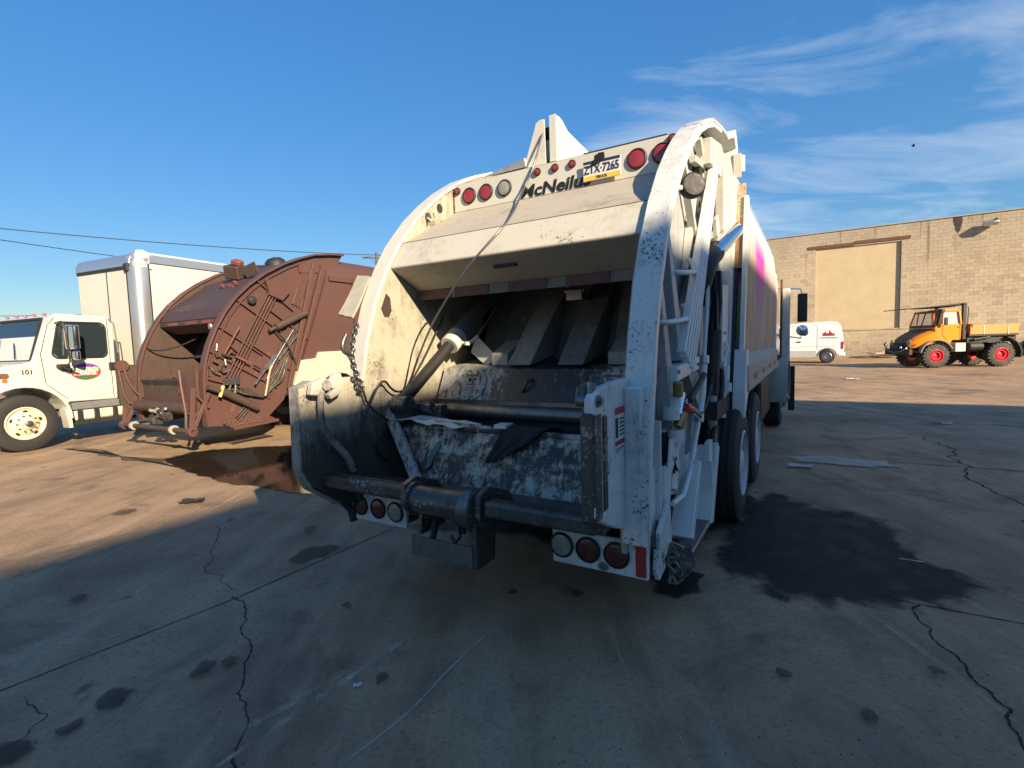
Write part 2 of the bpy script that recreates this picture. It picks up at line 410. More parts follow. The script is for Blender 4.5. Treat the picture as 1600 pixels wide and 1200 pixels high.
def grime(name, pale, drip, blot, band, thr, hard, centre=None):
    """steel caked in black grime with pale scraped streaks showing through"""
    m_, nt, b = new_mat(name); g = G(nt); co = g.coord('Object')
    a = g.noise(co, 11, 12, 0.85); a2 = g.noise(co, 2.1, 6, 0.6, 0.5)
    d = g.noise(g.coord('Object', (26, 26, 1.7)), 1.0, 8, 0.75)
    h = g.noise(g.coord('Object', (2.0, 2.0, 9.0)), 1.0, 7, 0.7)
    v = g.math('ADD', g.math('ADD', g.math('MULTIPLY', a, blot), g.math('MULTIPLY', a2, blot)), g.math('ADD', g.math('MULTIPLY', d, drip), g.math('MULTIPLY', h, band)))
    if centre:
        X = g.xyz(co)[0]
        v = g.math('ADD', v, g.rng(g.math('ABSOLUTE', g.math('SUBTRACT', X, centre[0])), centre[1], centre[1]*0.3, -centre[2]*0.6, centre[2], True))
    mask = g.rng(v, thr - hard, thr + hard, 0, 1, True)
    col = g.mix(g.noise(co, 3, 6), tuple(c*0.75 for c in pale), pale)
    col = g.mix(g.math('MULTIPLY', g.rng(g.noise(co, 60, 5, 0.8), 0.5, 0.65), 0.5), col, (0.08, 0.075, 0.07))
    col = g.mix(mask, col, g.mix(g.noise(co, 14, 6), (0.010, 0.009, 0.009), (0.035, 0.032, 0.029)))
    g.l.new(col, b.inputs['Base Color'])
    g.l.new(g.rng(mask, 0, 1, 0.45, 0.33), b.inputs['Roughness'])
    g.l.new(g.bump(g.math('ADD', g.math('MULTIPLY', mask, 0.8), a), 0.5, 0.008), b.inputs['Normal'])
    return m_
M['packer'] = grime('packer_grime', (0.46, 0.47, 0.45), 0.58, 0.16, 0.12, 0.500, 0.045, (0.08, 0.62, 0.075))
M['sill'] = grime('sill_grime', (0.52, 0.49, 0.39), 0.30, 0.25, 0.20, 0.482, 0.035)
M['hopper'] = grime('hopper_grime', (0.26, 0.26, 0.25), 0.5, 0.20, 0.10, 0.485, 0.07)
M['teal'] = plain('teal_smear', (0.03, 0.11, 0.115), 0.5, vary=0.4, scale=30)
M['cream'] = paint('cream_skirt', (0.52, 0.48, 0.36), 0.25, (0.2, 0.16, 0.1), rough=0.5)
M['rib_pale'] = paint('blade_rib_paint', (0.36, 0.35, 0.32), 0.50, (0.03, 0.027, 0.025), rough=0.5, streak=0.7, scale=2.2, soft=0.3)
M['rib_dark'] = paint('blade_rib_dark', (0.24, 0.24, 0.23), 0.55, (0.025, 0.023, 0.021), rough=0.5, streak=0.85, scale=2.2, soft=0.3)
M['web'] = paint('web_shade_paint', (0.40, 0.41, 0.41), 0.38, (0.07, 0.065, 0.06), rough=0.4, streak=0.7, scale=3, chip=0.4)  # dirty grey, darkened so the recess shade sits in the base colour
M['tape_red'] = plain('grimy_red_tape', (0.11, 0.045, 0.038), 0.6, vary=0.5, scale=14)
M['tape_white'] = plain('grimy_white_tape', (0.17, 0.155, 0.125), 0.6, vary=0.5, scale=14)
# ------------------------------------------------------------------ ground
def ground_mat():
    m, nt, b = new_mat('yard_concrete'); g = G(nt)
    co = g.coord('World')
    lane = g.coord('World', (1.0, 0.09, 1.0), (0, 0, R(31)))          # stretched along the wheel lanes
    big = g.noise(co, 0.35, 5, 0.6, 0.4)
    mid = g.noise(co, 1.7, 8, 0.65, 0.3)
    fine = g.noise(co, 34, 8, 0.8)
    grit = g.vor(co, 95)
    streak = g.noise(lane, 3.0, 7, 0.62)
    scr = g.noise(g.coord('World', (1.0, 0.03, 1.0), (0, 0, R(33))), 9.0, 6, 0.7)
    col = g.mix(g.rng(big, 0.32, 0.68), (0.165, 0.130, 0.092), (0.285, 0.225, 0.155))
    col = g.mix(g.math('MULTIPLY', g.rng(mid, 0.46, 0.68), 0.60), col, (0.085, 0.072, 0.058))
    col = g.mix(g.math('MULTIPLY', g.rng(streak, 0.50, 0.68), 0.75), col, (0.265, 0.228, 0.178))
    col = g.mix(g.math('MULTIPLY', g.rng(streak, 0.46, 0.28), 0.55), col, (0.080, 0.066, 0.050))
    col = g.mix(g.math('MULTIPLY', g.rng(scr, 0.60, 0.68), g.rng(mid, 0.36, 0.58, 0.0, 0.75)), col, (0.34, 0.31, 0.265))
    col = g.mix(g.math('MULTIPLY', g.rng(fine, 0.50, 0.66), 0.62), col, (0.055, 0.050, 0.047))
    drop = g.vor(g.coord('World', (1.0, 0.6, 1), (0, 0, R(31))), 2.3)
    dn = g.math('ADD', drop, g.math('MULTIPLY', g.noise(co, 7, 7, 0.75), 0.42))
    col = g.mix(g.math('MULTIPLY', g.rng(dn, 0.30, 0.22), 0.8), col, (0.038, 0.035, 0.034))
    col = g.mix(g.math('MULTIPLY', g.rng(grit, 0.10, 0.02), 0.30), col, (0.34, 0.32, 0.29))
    oil = g.noise(g.coord('World', (1, 1, 1), (0, 0, 0), (13.1, 4.2, 0)), 0.8, 5, 0.62, 0.8)
    col = g.mix(g.math('MULTIPLY', g.rng(oil, 0.56, 0.66), 0.62), col, (0.060, 0.053, 0.047))
    col = g.mix(1.0, col, (1.58, 1.33, 1.12), 'MULTIPLY')
    g.l.new(col, b.inputs['Base Color'])
    g.l.new(g.rng(g.math('ADD', mid, g.math('MULTIPLY', fine, 0.4)), 0.4, 1.0, 0.62, 0.92), b.inputs['Roughness'])
    b.inputs['Specular IOR Level'].default_value = 0.35
    h = g.math('ADD', g.math('MULTIPLY', fine, 0.7), g.math('ADD', g.math('MULTIPLY', mid, 0.9), g.math('MULTIPLY', grit, 0.25)))
    g.l.new(g.bump(h, 0.5, 0.014), b.inputs['Normal'])
    return m
GM = ground_mat()
gb = MB(); gb.add([(-900, -300, 0), (900, -300, 0), (900, 1500, 0), (-900, 1500, 0)], [(0, 1, 2, 3)])
ground = structure(gb.build('ground', GM))

def wet_mat(name, col, rough, dens=1.0, col2=None, spec=0.5):
    m, nt, b = new_mat(name); g = G(nt)
    b.inputs['Specular IOR Level'].default_value = spec
    co = g.coord('World')
    at = nt.nodes.new('ShaderNodeAttribute'); at.attribute_name = 'fade'
    n = g.noise(co, 5, 7, 0.65, 0.3)
    a = g.math('MULTIPLY', g.rng(g.math('ADD', at.outputs['Fac'], g.math('MULTIPLY', g.math('SUBTRACT', n, 0.5), 1.5)), 0.22, 0.70, 0, 1, True), dens)
    g.l.new(g.mix(g.rng(n, 0.35, 0.7), col, col2 or tuple(c*1.8 for c in col)), b.inputs['Base Color'])
    g.l.new(g.rng(n, 0.3, 0.7, rough, rough*1.9), b.inputs['Roughness'])
    tr = nt.nodes.new('ShaderNodeBsdfTransparent'); ms = nt.nodes.new('ShaderNodeMixShader')
    g.l.new(a, ms.inputs[0]); g.l.new(tr.outputs[0], ms.inputs[1]); g.l.new(b.outputs[0], ms.inputs[2])
    g.l.new(ms.outputs[0], [x for x in nt.nodes if x.type == 'OUTPUT_MATERIAL'][0].inputs[0])
    return m
M['wet'] = wet_mat('wet_concrete', (0.022, 0.019, 0.017), 0.45, 0.84, spec=0.15)
M['puddle'] = wet_mat('puddle_water', (0.022, 0.016, 0.011), 0.05)
M['oil'] = wet_mat('oil_stain', (0.038, 0.034, 0.031), 0.7, 0.6, spec=0.2)
M['rust_stain'] = wet_mat('brown_stain', (0.065, 0.047, 0.032), 0.6, 0.6, spec=0.2)
M['pale'] = wet_mat('pale_patch', (0.46, 0.41, 0.34), 0.9, 0.8, (0.60, 0.55, 0.47), spec=0.05)
def rough_outline(poly, jit, it=3, seed=1):
    r = random.Random(seed)
    for k in range(it):
        out = []
        for i in range(len(poly)):
            a, b = poly[i], poly[(i+1) % len(poly)]
            L = math.hypot(b[0]-a[0], b[1]-a[1])
            out += [a, ((a[0]+b[0])/2 + r.uniform(-jit, jit)*L, (a[1]+b[1])/2 + r.uniform(-jit, jit)*L)]
        poly = out
    return poly
nstain = [0]
def stain(name, poly, mat, seed=1, jit=0.14, grow=1.14, inner=0.72):
    nstain[0] += 1
    p = rough_outline(poly, jit, 3, seed)
    cx = sum(q[0] for q in p)/len(p); cy = sum(q[1] for q in p)/len(p); n = len(p)
    z = 0.003 + 0.0012 * nstain[0]
    vs = []
    for s in (grow, (grow+inner)/2, inner, 0.4): vs += [(cx + (q[0]-cx)*s, cy + (q[1]-cy)*s, z) for q in p]
    vs.append((cx, cy, z))
    fs = []
    for k in range(3): fs += [(k*n+i, k*n+(i+1) % n, (k+1)*n+(i+1) % n, (k+1)*n+i) for i in range(n)]
    fs += [(3*n+i, 3*n+(i+1) % n, 4*n) for i in range(n)]
    b = MB(); b.add(vs, fs); o = b.build(name, mat, ground, smooth=0)
    a = o.data.attributes.new('fade', 'FLOAT', 'POINT')
    a.data.foreach_set('value', [0.0]*n + [0.45]*n + [1.0]*(2*n + 1))
    return o
stain('wet_patch', [(2.75,5.3),(2.95,4.7),(3.2,4.5),(3.2,4.1),(3.0,3.7),(3.05,3.3),(2.82,2.91),(2.4,2.92),(2.0,2.95),(1.6,3.0),(1.5,3.4),(1.42,3.71),(1.75,4.1),(2.2,4.9)], M['wet'], 3, 0.16, 1.16, 0.72)
stain('wet_patch', [(1.5,4.0),(2.0,4.3),(2.5,5.2),(3.1,6.3),(2.7,6.5),(2.0,5.5),(1.5,4.7)], M['wet'], 33, 0.14, 1.2, 0.6)
stain('wet_patch', [(0.95,3.57),(1.2,3.61),(1.33,3.41),(1.2,3.17),(1.02,3.08),(0.89,3.19)], M['wet'], 4)
stain('puddle', [(-5.68,7.94),(-5.52,8.5),(-4.76,8.71),(-3.75,8.72),(-2.94,7.48),(-1.91,5.99),(-2.31,5.64),(-2.78,5.86),(-3.31,6.14),(-3.74,6.33),(-4.31,6.71)], M['puddle'], 5, 0.10, 1.04, 0.9)
stain('wet_trail', [(-8.47,9.2),(-7.32,8.81),(-5.57,7.92),(-4.64,7.11),(-5.88,7.79),(-7.11,8.42)], M['rust_stain'], 6)
stain('brown_stain', [(-1.83,3.88),(-1.77,4.11),(-1.58,4.19),(-1.47,4.1),(-1.53,3.9),(-1.69,3.79)], M['rust_stain'], 7)
stain('oil_stain', [(-2.05,2.28),(-2.03,2.39),(-1.9,2.36),(-1.89,2.25),(-1.98,2.22)], M['oil'], 8)
stain('oil_stain', [(-2.25,2.04),(-2.15,2.07),(-2.05,2.0),(-2.08,1.92),(-2.2,1.92)], M['oil'], 9)
stain('oil_stain', [(-2.08,2.1),(-2.01,2.18),(-1.96,2.14),(-2.01,2.06)], M['oil'], 10)
stain('under_truck_dark_patch', [(-1.0,4.6),(0.2,4.0),(0.9,3.4),(1.5,3.9),(1.2,5.5),(0.2,6.4),(-0.9,6.0)], M['wet'], 11)  # dark patch on the ground under the white truck
stain('pale_patch', [(3.73,6.83),(4.39,6.75),(4.85,6.37),(4.82,6.1),(4.46,6.0),(4.0,6.34),(3.65,6.53)], M['pale'], 12, 0.16, 1.15, 0.6)
for i, (x, y, r) in enumerate([(-0.7,2.39,.045),(0.38,3.18,.05),(1.28,2.33,.04),(-0.04,3.22,.035),(1.49,2.03,.035),(-1.65,2.5,.07),(-1.55,2.55,.05),(-3.0,3.3,.05),(-1.1,3.1,.04),(2.0,2.3,.04),(-1.9,4.5,.06),(-4.1,5.2,.10)]):
    pg = [(x + r*math.cos(k*PI/4)*rnd.uniform(.6, 1.3), y + r*1.2*math.sin(k*PI/4)*rnd.uniform(.6, 1.3)) for k in range(8)]
    stain('oil_spot', pg, M['oil'], 20+i, 0.2)

M['crack'] = plain('crack_dirt', (0.016, 0.014, 0.013), 0.95, vary=0.4)
M['scrape'] = wet_mat('scrape_mark', (0.38, 0.33, 0.26), 0.9, 0.6, spec=0.2)
def ribbon(name, pts, w, mat, jit=0.03, it=3, seed=1, z=0.0025, fade=False):
    r = random.Random(seed); p = list(pts)
    for k in range(it):
        out = []
        for i in range(len(p)-1):
            a, b = p[i], p[i+1]; L = math.hypot(b[0]-a[0], b[1]-a[1])
            out += [a, ((a[0]+b[0])/2 + r.uniform(-jit, jit)*L*3, (a[1]+b[1])/2 + r.uniform(-jit, jit)*L*3)]
        p = out + [p[-1]]
    vs, n = [], len(p)
    for i in range(n):
        a, b = Vector(p[max(i-1, 0)]), Vector(p[min(i+1, n-1)]); d = (b-a).normalized(); nn = Vector((-d.y, d.x))
        ww = w * r.uniform(0.45, 1.25) * (0.35 if i in (0, n-1) else 1)
        vs += [(p[i][0]-nn.x*ww, p[i][1]-nn.y*ww, z), (p[i][0]+nn.x*ww, p[i][1]+nn.y*ww, z)]
    b = MB(); b.add(vs, [(2*i+1, 2*i, 2*i+2, 2*i+3) for i in range(n-1)])
    o = b.build(name, mat, ground, smooth=0)
    if fade:
        a = o.data.attributes.new('fade', 'FLOAT', 'POINT'); a.data.foreach_set('value', [float(fade)]*(2*n))
    return o
ribbon('joint', [(-4.3,0.6),(-2.61,2.4),(-1.9,3.3),(-1.2,4.42),(0.4,7.0),(3.0,11.2)], 0.006, M['crack'], 0.0012, 4, 2)
ribbon('joint', [(2.3,3.03),(2.84,2.7),(4.2,1.85)], 0.006, M['crack'], 0.004, 4, 3)
ribbon('joint', [(3.2,7.5),(4.29,6.72),(5.6,5.95),(7.5,4.9),(9,4)], 0.009, M['crack'], 0.004, 4, 4)
ribbon('joint', [(5.2,10.6),(7.4,9.3),(10,7.8)], 0.010, M['crack'], 0.003, 3, 5)
ribbon('crack', [(-1.1,1.7),(-1.15,1.88),(-1.26,2.17),(-1.41,2.44),(-1.56,2.78),(-1.79,3.15),(-1.96,3.31)], 0.0045, M['crack'], 0.05, 4, 6)
ribbon('crack', [(-1.95,3.4),(-2.21,3.65),(-2.41,3.75),(-2.7,4.4),(-2.9,5.0)], 0.003, M['crack'], 0.05, 4, 7)
ribbon('crack', [(2.45,2.94),(2.29,2.67),(2.22,2.42),(2.15,2.18),(2.05,1.99),(1.98,1.86),(1.9,1.6)], 0.006, M['crack'], 0.05, 4, 8)
ribbon('crack', [(6.61,8.02),(6.11,6.86),(5.59,6.01),(4.97,5.12),(4.38,4.22),(4.2,3.4)], 0.012, M['crack'], 0.05, 4, 9)
ribbon('crack', [(-2.45,2.35),(-2.2,2.2),(-2.2,2.05),(-2.25,1.95)], 0.0025, M['crack'], 0.06, 3, 10)
for i, (p, w) in enumerate([([(-0.73,1.87),(-0.51,2.17),(-0.26,2.65),(0.12,3.18)], .0065), ([(-0.70,1.86),(-0.5,2.1)], .004), ([(-1.23,1.89),(-0.96,2.28),(-0.69,2.67),(-0.45,3.07)], .02), ([(-1.32,1.95),(-1.05,2.3),(-0.8,2.6)], .03), ([(-2.5,2.75),(-2.1,3.2)], .012), ([(-2.9,3.0),(-2.55,3.3)], .01), ([(-1.5,4.0),(-1.0,4.7)], .008), ([(-3.4,5.2),(-3.1,5.6)], .015)]):
    ribbon('scrape_mark', p, w, M['scrape'], 0.004, 4, 30+i, 0.0028, 0.75 if i == 0 else 0.36)

# loose grit scattered over the nearer concrete
def grit(name, n_, mat, smin, smax, seed, label):
    r = random.Random(seed); b = MB()
    for _ in range(n_):
        d = 1.6 + 7.0 * r.random()**1.5; x = r.uniform(-1.05, 1.05) * d; s_ = r.uniform(smin, smax); z = 0.003
        p = Vector((x, d, z)); a = r.uniform(0, 6.28); c_, s2 = math.cos(a), math.sin(a)
        v = [p + Vector((c_*s_, s2*s_, 0)), p + Vector((-s2*s_*r.uniform(.5, 1), c_*s_*.8, 0)), p + Vector((-c_*s_, -s2*s_*.8, 0)), p + Vector((s2*s_*.7, -c_*s_, 0)), p + Vector((0, 0, s_*r.uniform(.5, 1.1)))]
        b.add(v, [(0, 1, 4), (1, 2, 4), (2, 3, 4), (3, 0, 4)])
    o = b.build(name, mat, smooth=0); o['kind'] = 'stuff'; o['label'] = label; o['category'] = 'grit'
    return o
grit('pale_grit', 1400, plain('pale_grit', (0.30, 0.27, 0.22), 0.9), 0.0015, 0.006, 1, 'pale loose grit scattered over the yard concrete')
grit('dark_grit', 900, plain('dark_grit', (0.05, 0.044, 0.04), 0.9), 0.0015, 0.006, 2, 'dark crumbs of dirt scattered over the yard concrete')

# bits of litter on the ground
def litter(name, label, loc, size, col, rough, cat, rz, seed):
    r = random.Random(seed); b = MB()
    b.sheet([(-size[0], -size[1], 0.006), (size[0], -size[1], 0.006), (size[0], size[1], 0.006), (-size[0], size[1], 0.006)], 5, 3,
            lambda u, v: (r.uniform(-.15, .15)*size[0], r.uniform(-.2, .2)*size[1], r.uniform(0, size[2])), t=0.002)
    o = b.build(name, plain(name + '_mat', col, rough), smooth=60); o.location = loc; o.rotation_euler = (0, 0, rz)
    return tag(o, label, cat)
litter('leaf_scrap', 'dark curled leaf scrap on the sunlit concrete left of the white refuse truck', (-3.61, 5.48, 0.012), (0.12, 0.05, 0.05), (0.03, 0.022, 0.018), 0.8, 'litter', 0.2, 1)
litter('paper_scrap', 'tiny white paper scrap on the shaded concrete in the foreground', (-0.80, 2.33, 0.012), (0.018, 0.009, 0.01), (0.6, 0.6, 0.58), 0.7, 'litter', 0.4, 2)
litter('paper_scrap', 'pale flat scrap on the wet ground beside the rear wheels', (3.6, 6.22, 0.02), (0.13, 0.06, 0.02), (0.5, 0.52, 0.52), 0.6, 'litter', -0.4, 3)
litter('metal_strip', 'thin grey strip lying on the dark wet patch at the right', (2.76, 3.4, 0.06), (0.07, 0.008, 0.006), (0.35, 0.35, 0.35), 0.5, 'litter', -0.55, 4)
litter('paper_scrap', 'pale scrap on the shaded concrete at the far right edge', (7.7, 8.93, 0.012), (0.14, 0.05, 0.03), (0.5, 0.5, 0.5), 0.6, 'litter', -0.4, 5)
litter('paper_scrap', 'small pale scrap on the far sunlit concrete in front of the orange truck', (12.6, 18.5, 0.012), (0.22, 0.1, 0.05), (0.6, 0.58, 0.52), 0.6, 'litter', -0.3, 6)

# ------------------------------------------------------------------ concrete block warehouse at the back
WALL_O, WALL_A = Vector((25.32, 37.32, 0)), R(-31.5)
BW, BH = 0.48, 0.24
def block_mat(name, mortar=False):
    m, nt, b = new_mat(name); g = G(nt)
    w = g.coord('World', loc=tuple(-(Matrix.Rotation(-WALL_A, 3, 'Z') @ WALL_O)), rot=(0, 0, -WALL_A))
    X, Y, Z = g.xyz(w)
    row = g.math('FLOOR', g.math('DIVIDE', Z, BH))
    odd = g.math('MULTIPLY', g.math('MODULO', row, 2.0), 0.5)
    colm = g.math('FLOOR', g.math('ADD', g.math('DIVIDE', X, BW), odd))
    cmb = nt.nodes.new('ShaderNodeCombineXYZ'); g.l.new(colm, cmb.inputs[0]); g.l.new(row, cmb.inputs[1])
    wh = nt.nodes.new('ShaderNodeTexWhiteNoise'); wh.noise_dimensions = '2D'; g.l.new(cmb.outputs[0], wh.inputs['Vector'])
    rv = wh.outputs['Value']
    big = g.noise(w, 0.25, 5, 0.6, 0.3)
    sm = g.noise(w, 6, 6, 0.65)
    col = g.mix(g.rng(big, 0.35, 0.65), (0.40, 0.325, 0.225), (0.50, 0.415, 0.29))
    col = g.mix(g.math('MULTIPLY', g.rng(rv, 0.62, 1.0), 0.75), col, (0.33, 0.265, 0.195))
    col = g.mix(g.math('MULTIPLY', g.rng(rv, 0.22, 0.0), 0.45), col, (0.54, 0.44, 0.30))
    col = g.mix(g.math('MULTIPLY', g.rng(Z, 6.6, 9.0), 0.5), col, (0.31, 0.265, 0.21))
    drip = g.noise(g.coord('World', (1.6, 1.6, 0.10), (0, 0, 0)), 1.5, 5, 0.6)
    col = g.mix(g.math('MULTIPLY', g.rng(g.math('ADD', drip, g.rng(Z, 6.0, 9.3, 0, 0.10)), 0.64, 0.74), 0.75), col, (0.075, 0.062, 0.052))
    col = g.mix(g.math('MULTIPLY', g.rng(Z, 1.6, 0.2), g.rng(sm, 0.35, 0.65, 0.0, 0.6)), col, (0.20, 0.165, 0.12))
    col = g.mix(g.math('MULTIPLY', g.rng(sm, 0.45, 0.7), 0.30), col, (0.20, 0.16, 0.115))
    if mortar: col = g.mix(0.15, col, (0.22, 0.18, 0.135))
    g.l.new(col, b.inputs['Base Color']); b.inputs['Roughness'].default_value = 0.9
    g.l.new(g.bump(sm, 0.4, 0.02), b.inputs['Normal'])
    return m
BM, MM = block_mat('concrete_block'), block_mat('block_mortar', True)
ware = thing('warehouse', 'long tan concrete block warehouse wall at the back with a filled-in doorway', 'building', WALL_O, WALL_A)
WT = 9.36
DX0, DX1, DZ0, DZ1 = -2.35, 2.76, 2.08, 8.16            # the filled doorway
cw = MB()
cw.bb(-16, DX0, 0.007, 0.5, 0, WT); cw.bb(DX1, 22, 0.007, 0.5, 0, WT)
cw.bb(DX0, DX1, 0.007, 0.5, DZ1, WT); cw.bb(DX0, DX1, 0.007, 0.5, 0, DZ0)
cw.bb(-16, 22, 0.5, 30, 0, WT - 0.3)
cw.build('wall', MM, ware, smooth=0)
def block_mesh(w):
    b = MB(); b.bb(0, w, 0, 0.05, 0, BH - 0.010)
    me = bpy.data.meshes.new('block'); me.from_pydata(b.v, [], b.f); me.materials.append(BM); return me
full = block_mesh(BW - 0.010)
rest = MB(); br = random.Random(3); cand = []
nrows = int(WT / BH)
for r_ in range(nrows):
    z = r_ * BH + 0.008
    off = -0.5 * (r_ % 2) * BW
    k0, k1 = int(-8 / BW) - 1, int(16 / BW) + 1
    for k in range(k0, k1):
        x0 = k * BW + off; x1 = x0 + BW - 0.010
        if z + BH > DZ0 and z < DZ1 and x1 > DX0 and x0 < DX1:
            if x0 < DX0 - 0.06: x1 = DX0 - 0.004
            elif x1 > DX1 + 0.06: x0 = DX1 + 0.004
            else: continue
        y = br.choice((-0.003, 0.0, 0.001, 0.002, -0.001))
        cand.append((x0, x1, y, z))
vis = sorted([c for c in cand if -5 < c[0] < 9.2 and abs((c[1]-c[0]) - (BW-0.010)) < 1e-4 and c[3] > 2.3], key=lambda c: -c[0])[:300]
vs_ = set(vis)
for c in cand:
    if c in vs_:
        o = bpy.data.objects.new('block', full); COL.objects.link(o); o.parent = ware; o.location = (c[0], c[2], c[3])
    else:
        rest.bb(c[0], c[1], c[2], c[2] + 0.05, c[3], c[3] + BH - 0.010)
o = rest.build('blocks', BM, ware, smooth=0); o['kind'] = 'stuff'
# infill panel, ledge, lintel, coping, pipe
def stucco():
    m, nt, b = new_mat('infill_render'); g = G(nt); co = g.coord('Object')
    n = g.noise(co, 0.9, 6, 0.6); f = g.noise(co, 9, 5)
    col = g.mix(g.rng(n, 0.35, 0.7), (0.54, 0.435, 0.27), (0.47, 0.375, 0.235))
    col = g.mix(g.math('MULTIPLY', g.rng(f, 0.55, 0.75), 0.35), col, (0.36, 0.28, 0.17))
    g.l.new(col, b.inputs['Base Color']); b.inputs['Roughness'].default_value = 0.9; g.l.new(g.bump(f, 0.3, 0.02), b.inputs['Normal'])
    return m
MB().bb(DX0, DX1, 0.085, 0.4, DZ0, DZ1).build('infill_panel', stucco(), ware, smooth=0)
MB().bb(DX0 - 0.3, 3.6, -0.03, 0.3, DZ0 - 0.10, DZ0).build('ledge', MM, ware, smooth=0, bevel=0.01)
lin = MB(); lin.bb(-2.85, 0.1, -0.05, 0.2, 8.22, 8.42); lin.bb(0.1, 3.3, -0.055, 0.2, 8.28, 8.5); lin.build('lintel', M['rust'], ware, smooth=0)
MB().bb(-16, 22, -0.06, 0.55, WT, WT + 0.07).build('coping', plain('coping_metal', (0.33, 0.31, 0.28), 0.6), ware, smooth=0)
pp = MB(); pp.cyl((DX1 + 0.05, -0.03, 2.0), (DX1 + 0.05, -0.03, 8.2), 0.025); pp.build('pipe', M['grey_plastic'], ware)
o = MB().prism(rough_outline([(5.5, 9.34), (6.0, 9.34), (5.97, 8.8), (5.9, 8.4), (5.8, 8.25), (5.65, 8.5), (5.6, 8.9)], 0.12, 3, 5), 'y', -0.012, 0.0).build('soot_streak', plain('soot', (0.05, 0.042, 0.036), 0.95, vary=0.5, scale=4), ware, smooth=0)
wlmp = thing('wall_lamp', 'grey box floodlight high on the block warehouse wall at the right', 'lamp', WALL_O + Matrix.Rotation(WALL_A, 3, 'Z') @ Vector((7.35, 0, 8.62)), WALL_A)
b = MB(); b.box((0, -0.36, 0.02), (0.75, 0.38, 0.26), (R(18), 0, 0)); b.build('housing', M['galv'], wlmp, bevel=0.02)
b = MB(); b.cyl((0.1, 0, 0.18), (0.1, -0.3, 0.1), 0.035); b.cyl((0.35, 0.0, 0.32), (0.35, -0.12, 0.32), 0.05); b.build('arm', M['dark_frame'], wlmp)
MB().box((0, -0.40, -0.125), (0.62, 0.28, 0.02), (R(18), 0, 0)).build('lens', M['clear_lens'], wlmp)

# scrap boards heaped at the foot of the wall
sr = random.Random(5)
for i in range(16):
    b = MB(); L = sr.uniform(0.9, 2.3)
    b.box((0, 0, 0), (L, 0.16, 0.05))
    o = b.build('scrap_board', M['wood'] if i % 3 else plain('pale_board', (0.5, 0.43, 0.33), 0.8), smooth=0)
    q = WALL_O + Matrix.Rotation(WALL_A, 3, 'Z') @ Vector((1.2 + sr.uniform(-0.9, 1.3), -1.2 + sr.uniform(-0.6, 0.5), 0.04 + 0.05*(i // 2) + 0.01*(i % 2)))
    o.location = q; o.rotation_euler = (sr.uniform(-.12, .12), sr.uniform(-.12, .12), WALL_A + sr.uniform(-.5, .5))
    tag(o, 'weathered board in the low scrap wood heap between the white van and the orange truck', 'board', 'scrap boards heaped by the warehouse wall')

# ------------------------------------------------------------------ building behind the camera whose shadow lies over the yard
e1 = Vector((math.cos(R(-31)), math.sin(R(-31)), 0)); e2 = Vector((math.sin(R(31)), math.cos(R(31)), 0))
nb = thing('neighbouring_building', 'tall flat-roofed building behind the camera that throws the shadow over the yard', 'building', (0, 0, 0), R(-31))
H_ = 10.0
MB().bb(14.55, 80, -80, 5.0, 0, H_).build('wall', plain('painted_block', (0.55, 0.53, 0.50), 0.85), nb, smooth=0)
MB().bb(15.0, 79.5, -79.5, 4.5, H_, H_ + 0.1).build('roof', M['grey_plastic'], nb, smooth=0)

# ------------------------------------------------------------------ distant pole, cables, low building
pole = thing('utility_pole', 'distant wooden utility pole with a crossarm behind the brown refuse truck', 'utility pole', (-11.3, 43.75, 0), 0.3)
b = MB(); b.cyl((0, 0, 0), (0, 0, 9.95), 0.16, 0.11, 10); b.build('post', M['pole_wood'], pole)
b = MB(); b.bb(-1.2, 1.2, -0.06, 0.06, 9.45, 9.58); b.beam((-0.6, 0, 9.5), (0, 0, 8.9), 0.04, 0.04); b.beam((0.6, 0, 9.5), (0, 0, 8.9), 0.04, 0.04); b.build('crossarm', M['pole_wood'], pole, smooth=0)
for x in (-1.05, -0.55, 0.55, 1.05):
    MB().cyl((x, 0, 9.58), (x, 0, 9.78), 0.05, 0.03, 8).build('insulator', M['galv'], pole)
def cable(a, b_, sag, r, label, grp='overhead cables across the left sky'):
    a, b_ = Vector(a), Vector(b_); pts = []
    for i in range(25):
        t = i/24; p = a.lerp(b_, t); p.z -= sag*4*t*(1-t); pts.append(p)
    o = MB().tube(pts, r, 5).build('overhead_cable', M['dark_frame'])
    return tag(o, label, 'cable', grp)
cable((-31.0, 21.5, 8.5), (-11.3, 43.75, 9.75), 0.35, 0.028, 'upper of the two dark overhead cables crossing the sky at the left')
cable((-31.0, 26.0, 8.75), (-26.5, 46.5, 9.4), 0.1, 0.026, 'lower dark overhead cable that ends behind the box truck at the left')
cable((-11.3, 43.75, 9.75), (20.0, 64.0, 10.5), 0.5, 0.03, 'dark overhead cable running right from the distant utility pole')
cable((-66, 60.6, 7.25), (-40, 60.6, 7.2), 0.3, 0.035, 'upper of two faint far cables just above the cab at the left edge')
cable((-66, 60.6, 6.6), (-40, 60.6, 6.55), 0.3, 0.035, 'lower of two faint far cables just above the cab at the left edge')
lowb = thing('low_building', 'far low brown building glimpsed past the box truck at the left edge', 'building', (-62, 55.4, 0), 0)
MB().bb(-14, 7.0, 0, 9, 0, 4.7).build('wall', plain('brown_siding', (0.22, 0.17, 0.13), 0.8), lowb, smooth=0)
MB().bb(-14.3, 7.3, -0.5, 9.3, 4.7, 5.35).build('fascia', plain('dark_fascia', (0.05, 0.045, 0.045), 0.7), lowb, smooth=0)
for k in range(4): MB().bb(-4 + 2.6*k, -2.2 + 2.6*k, -0.06, 0.02, 2.2, 4.1).build('window', M['glass'], lowb, smooth=0)
bird = MB()
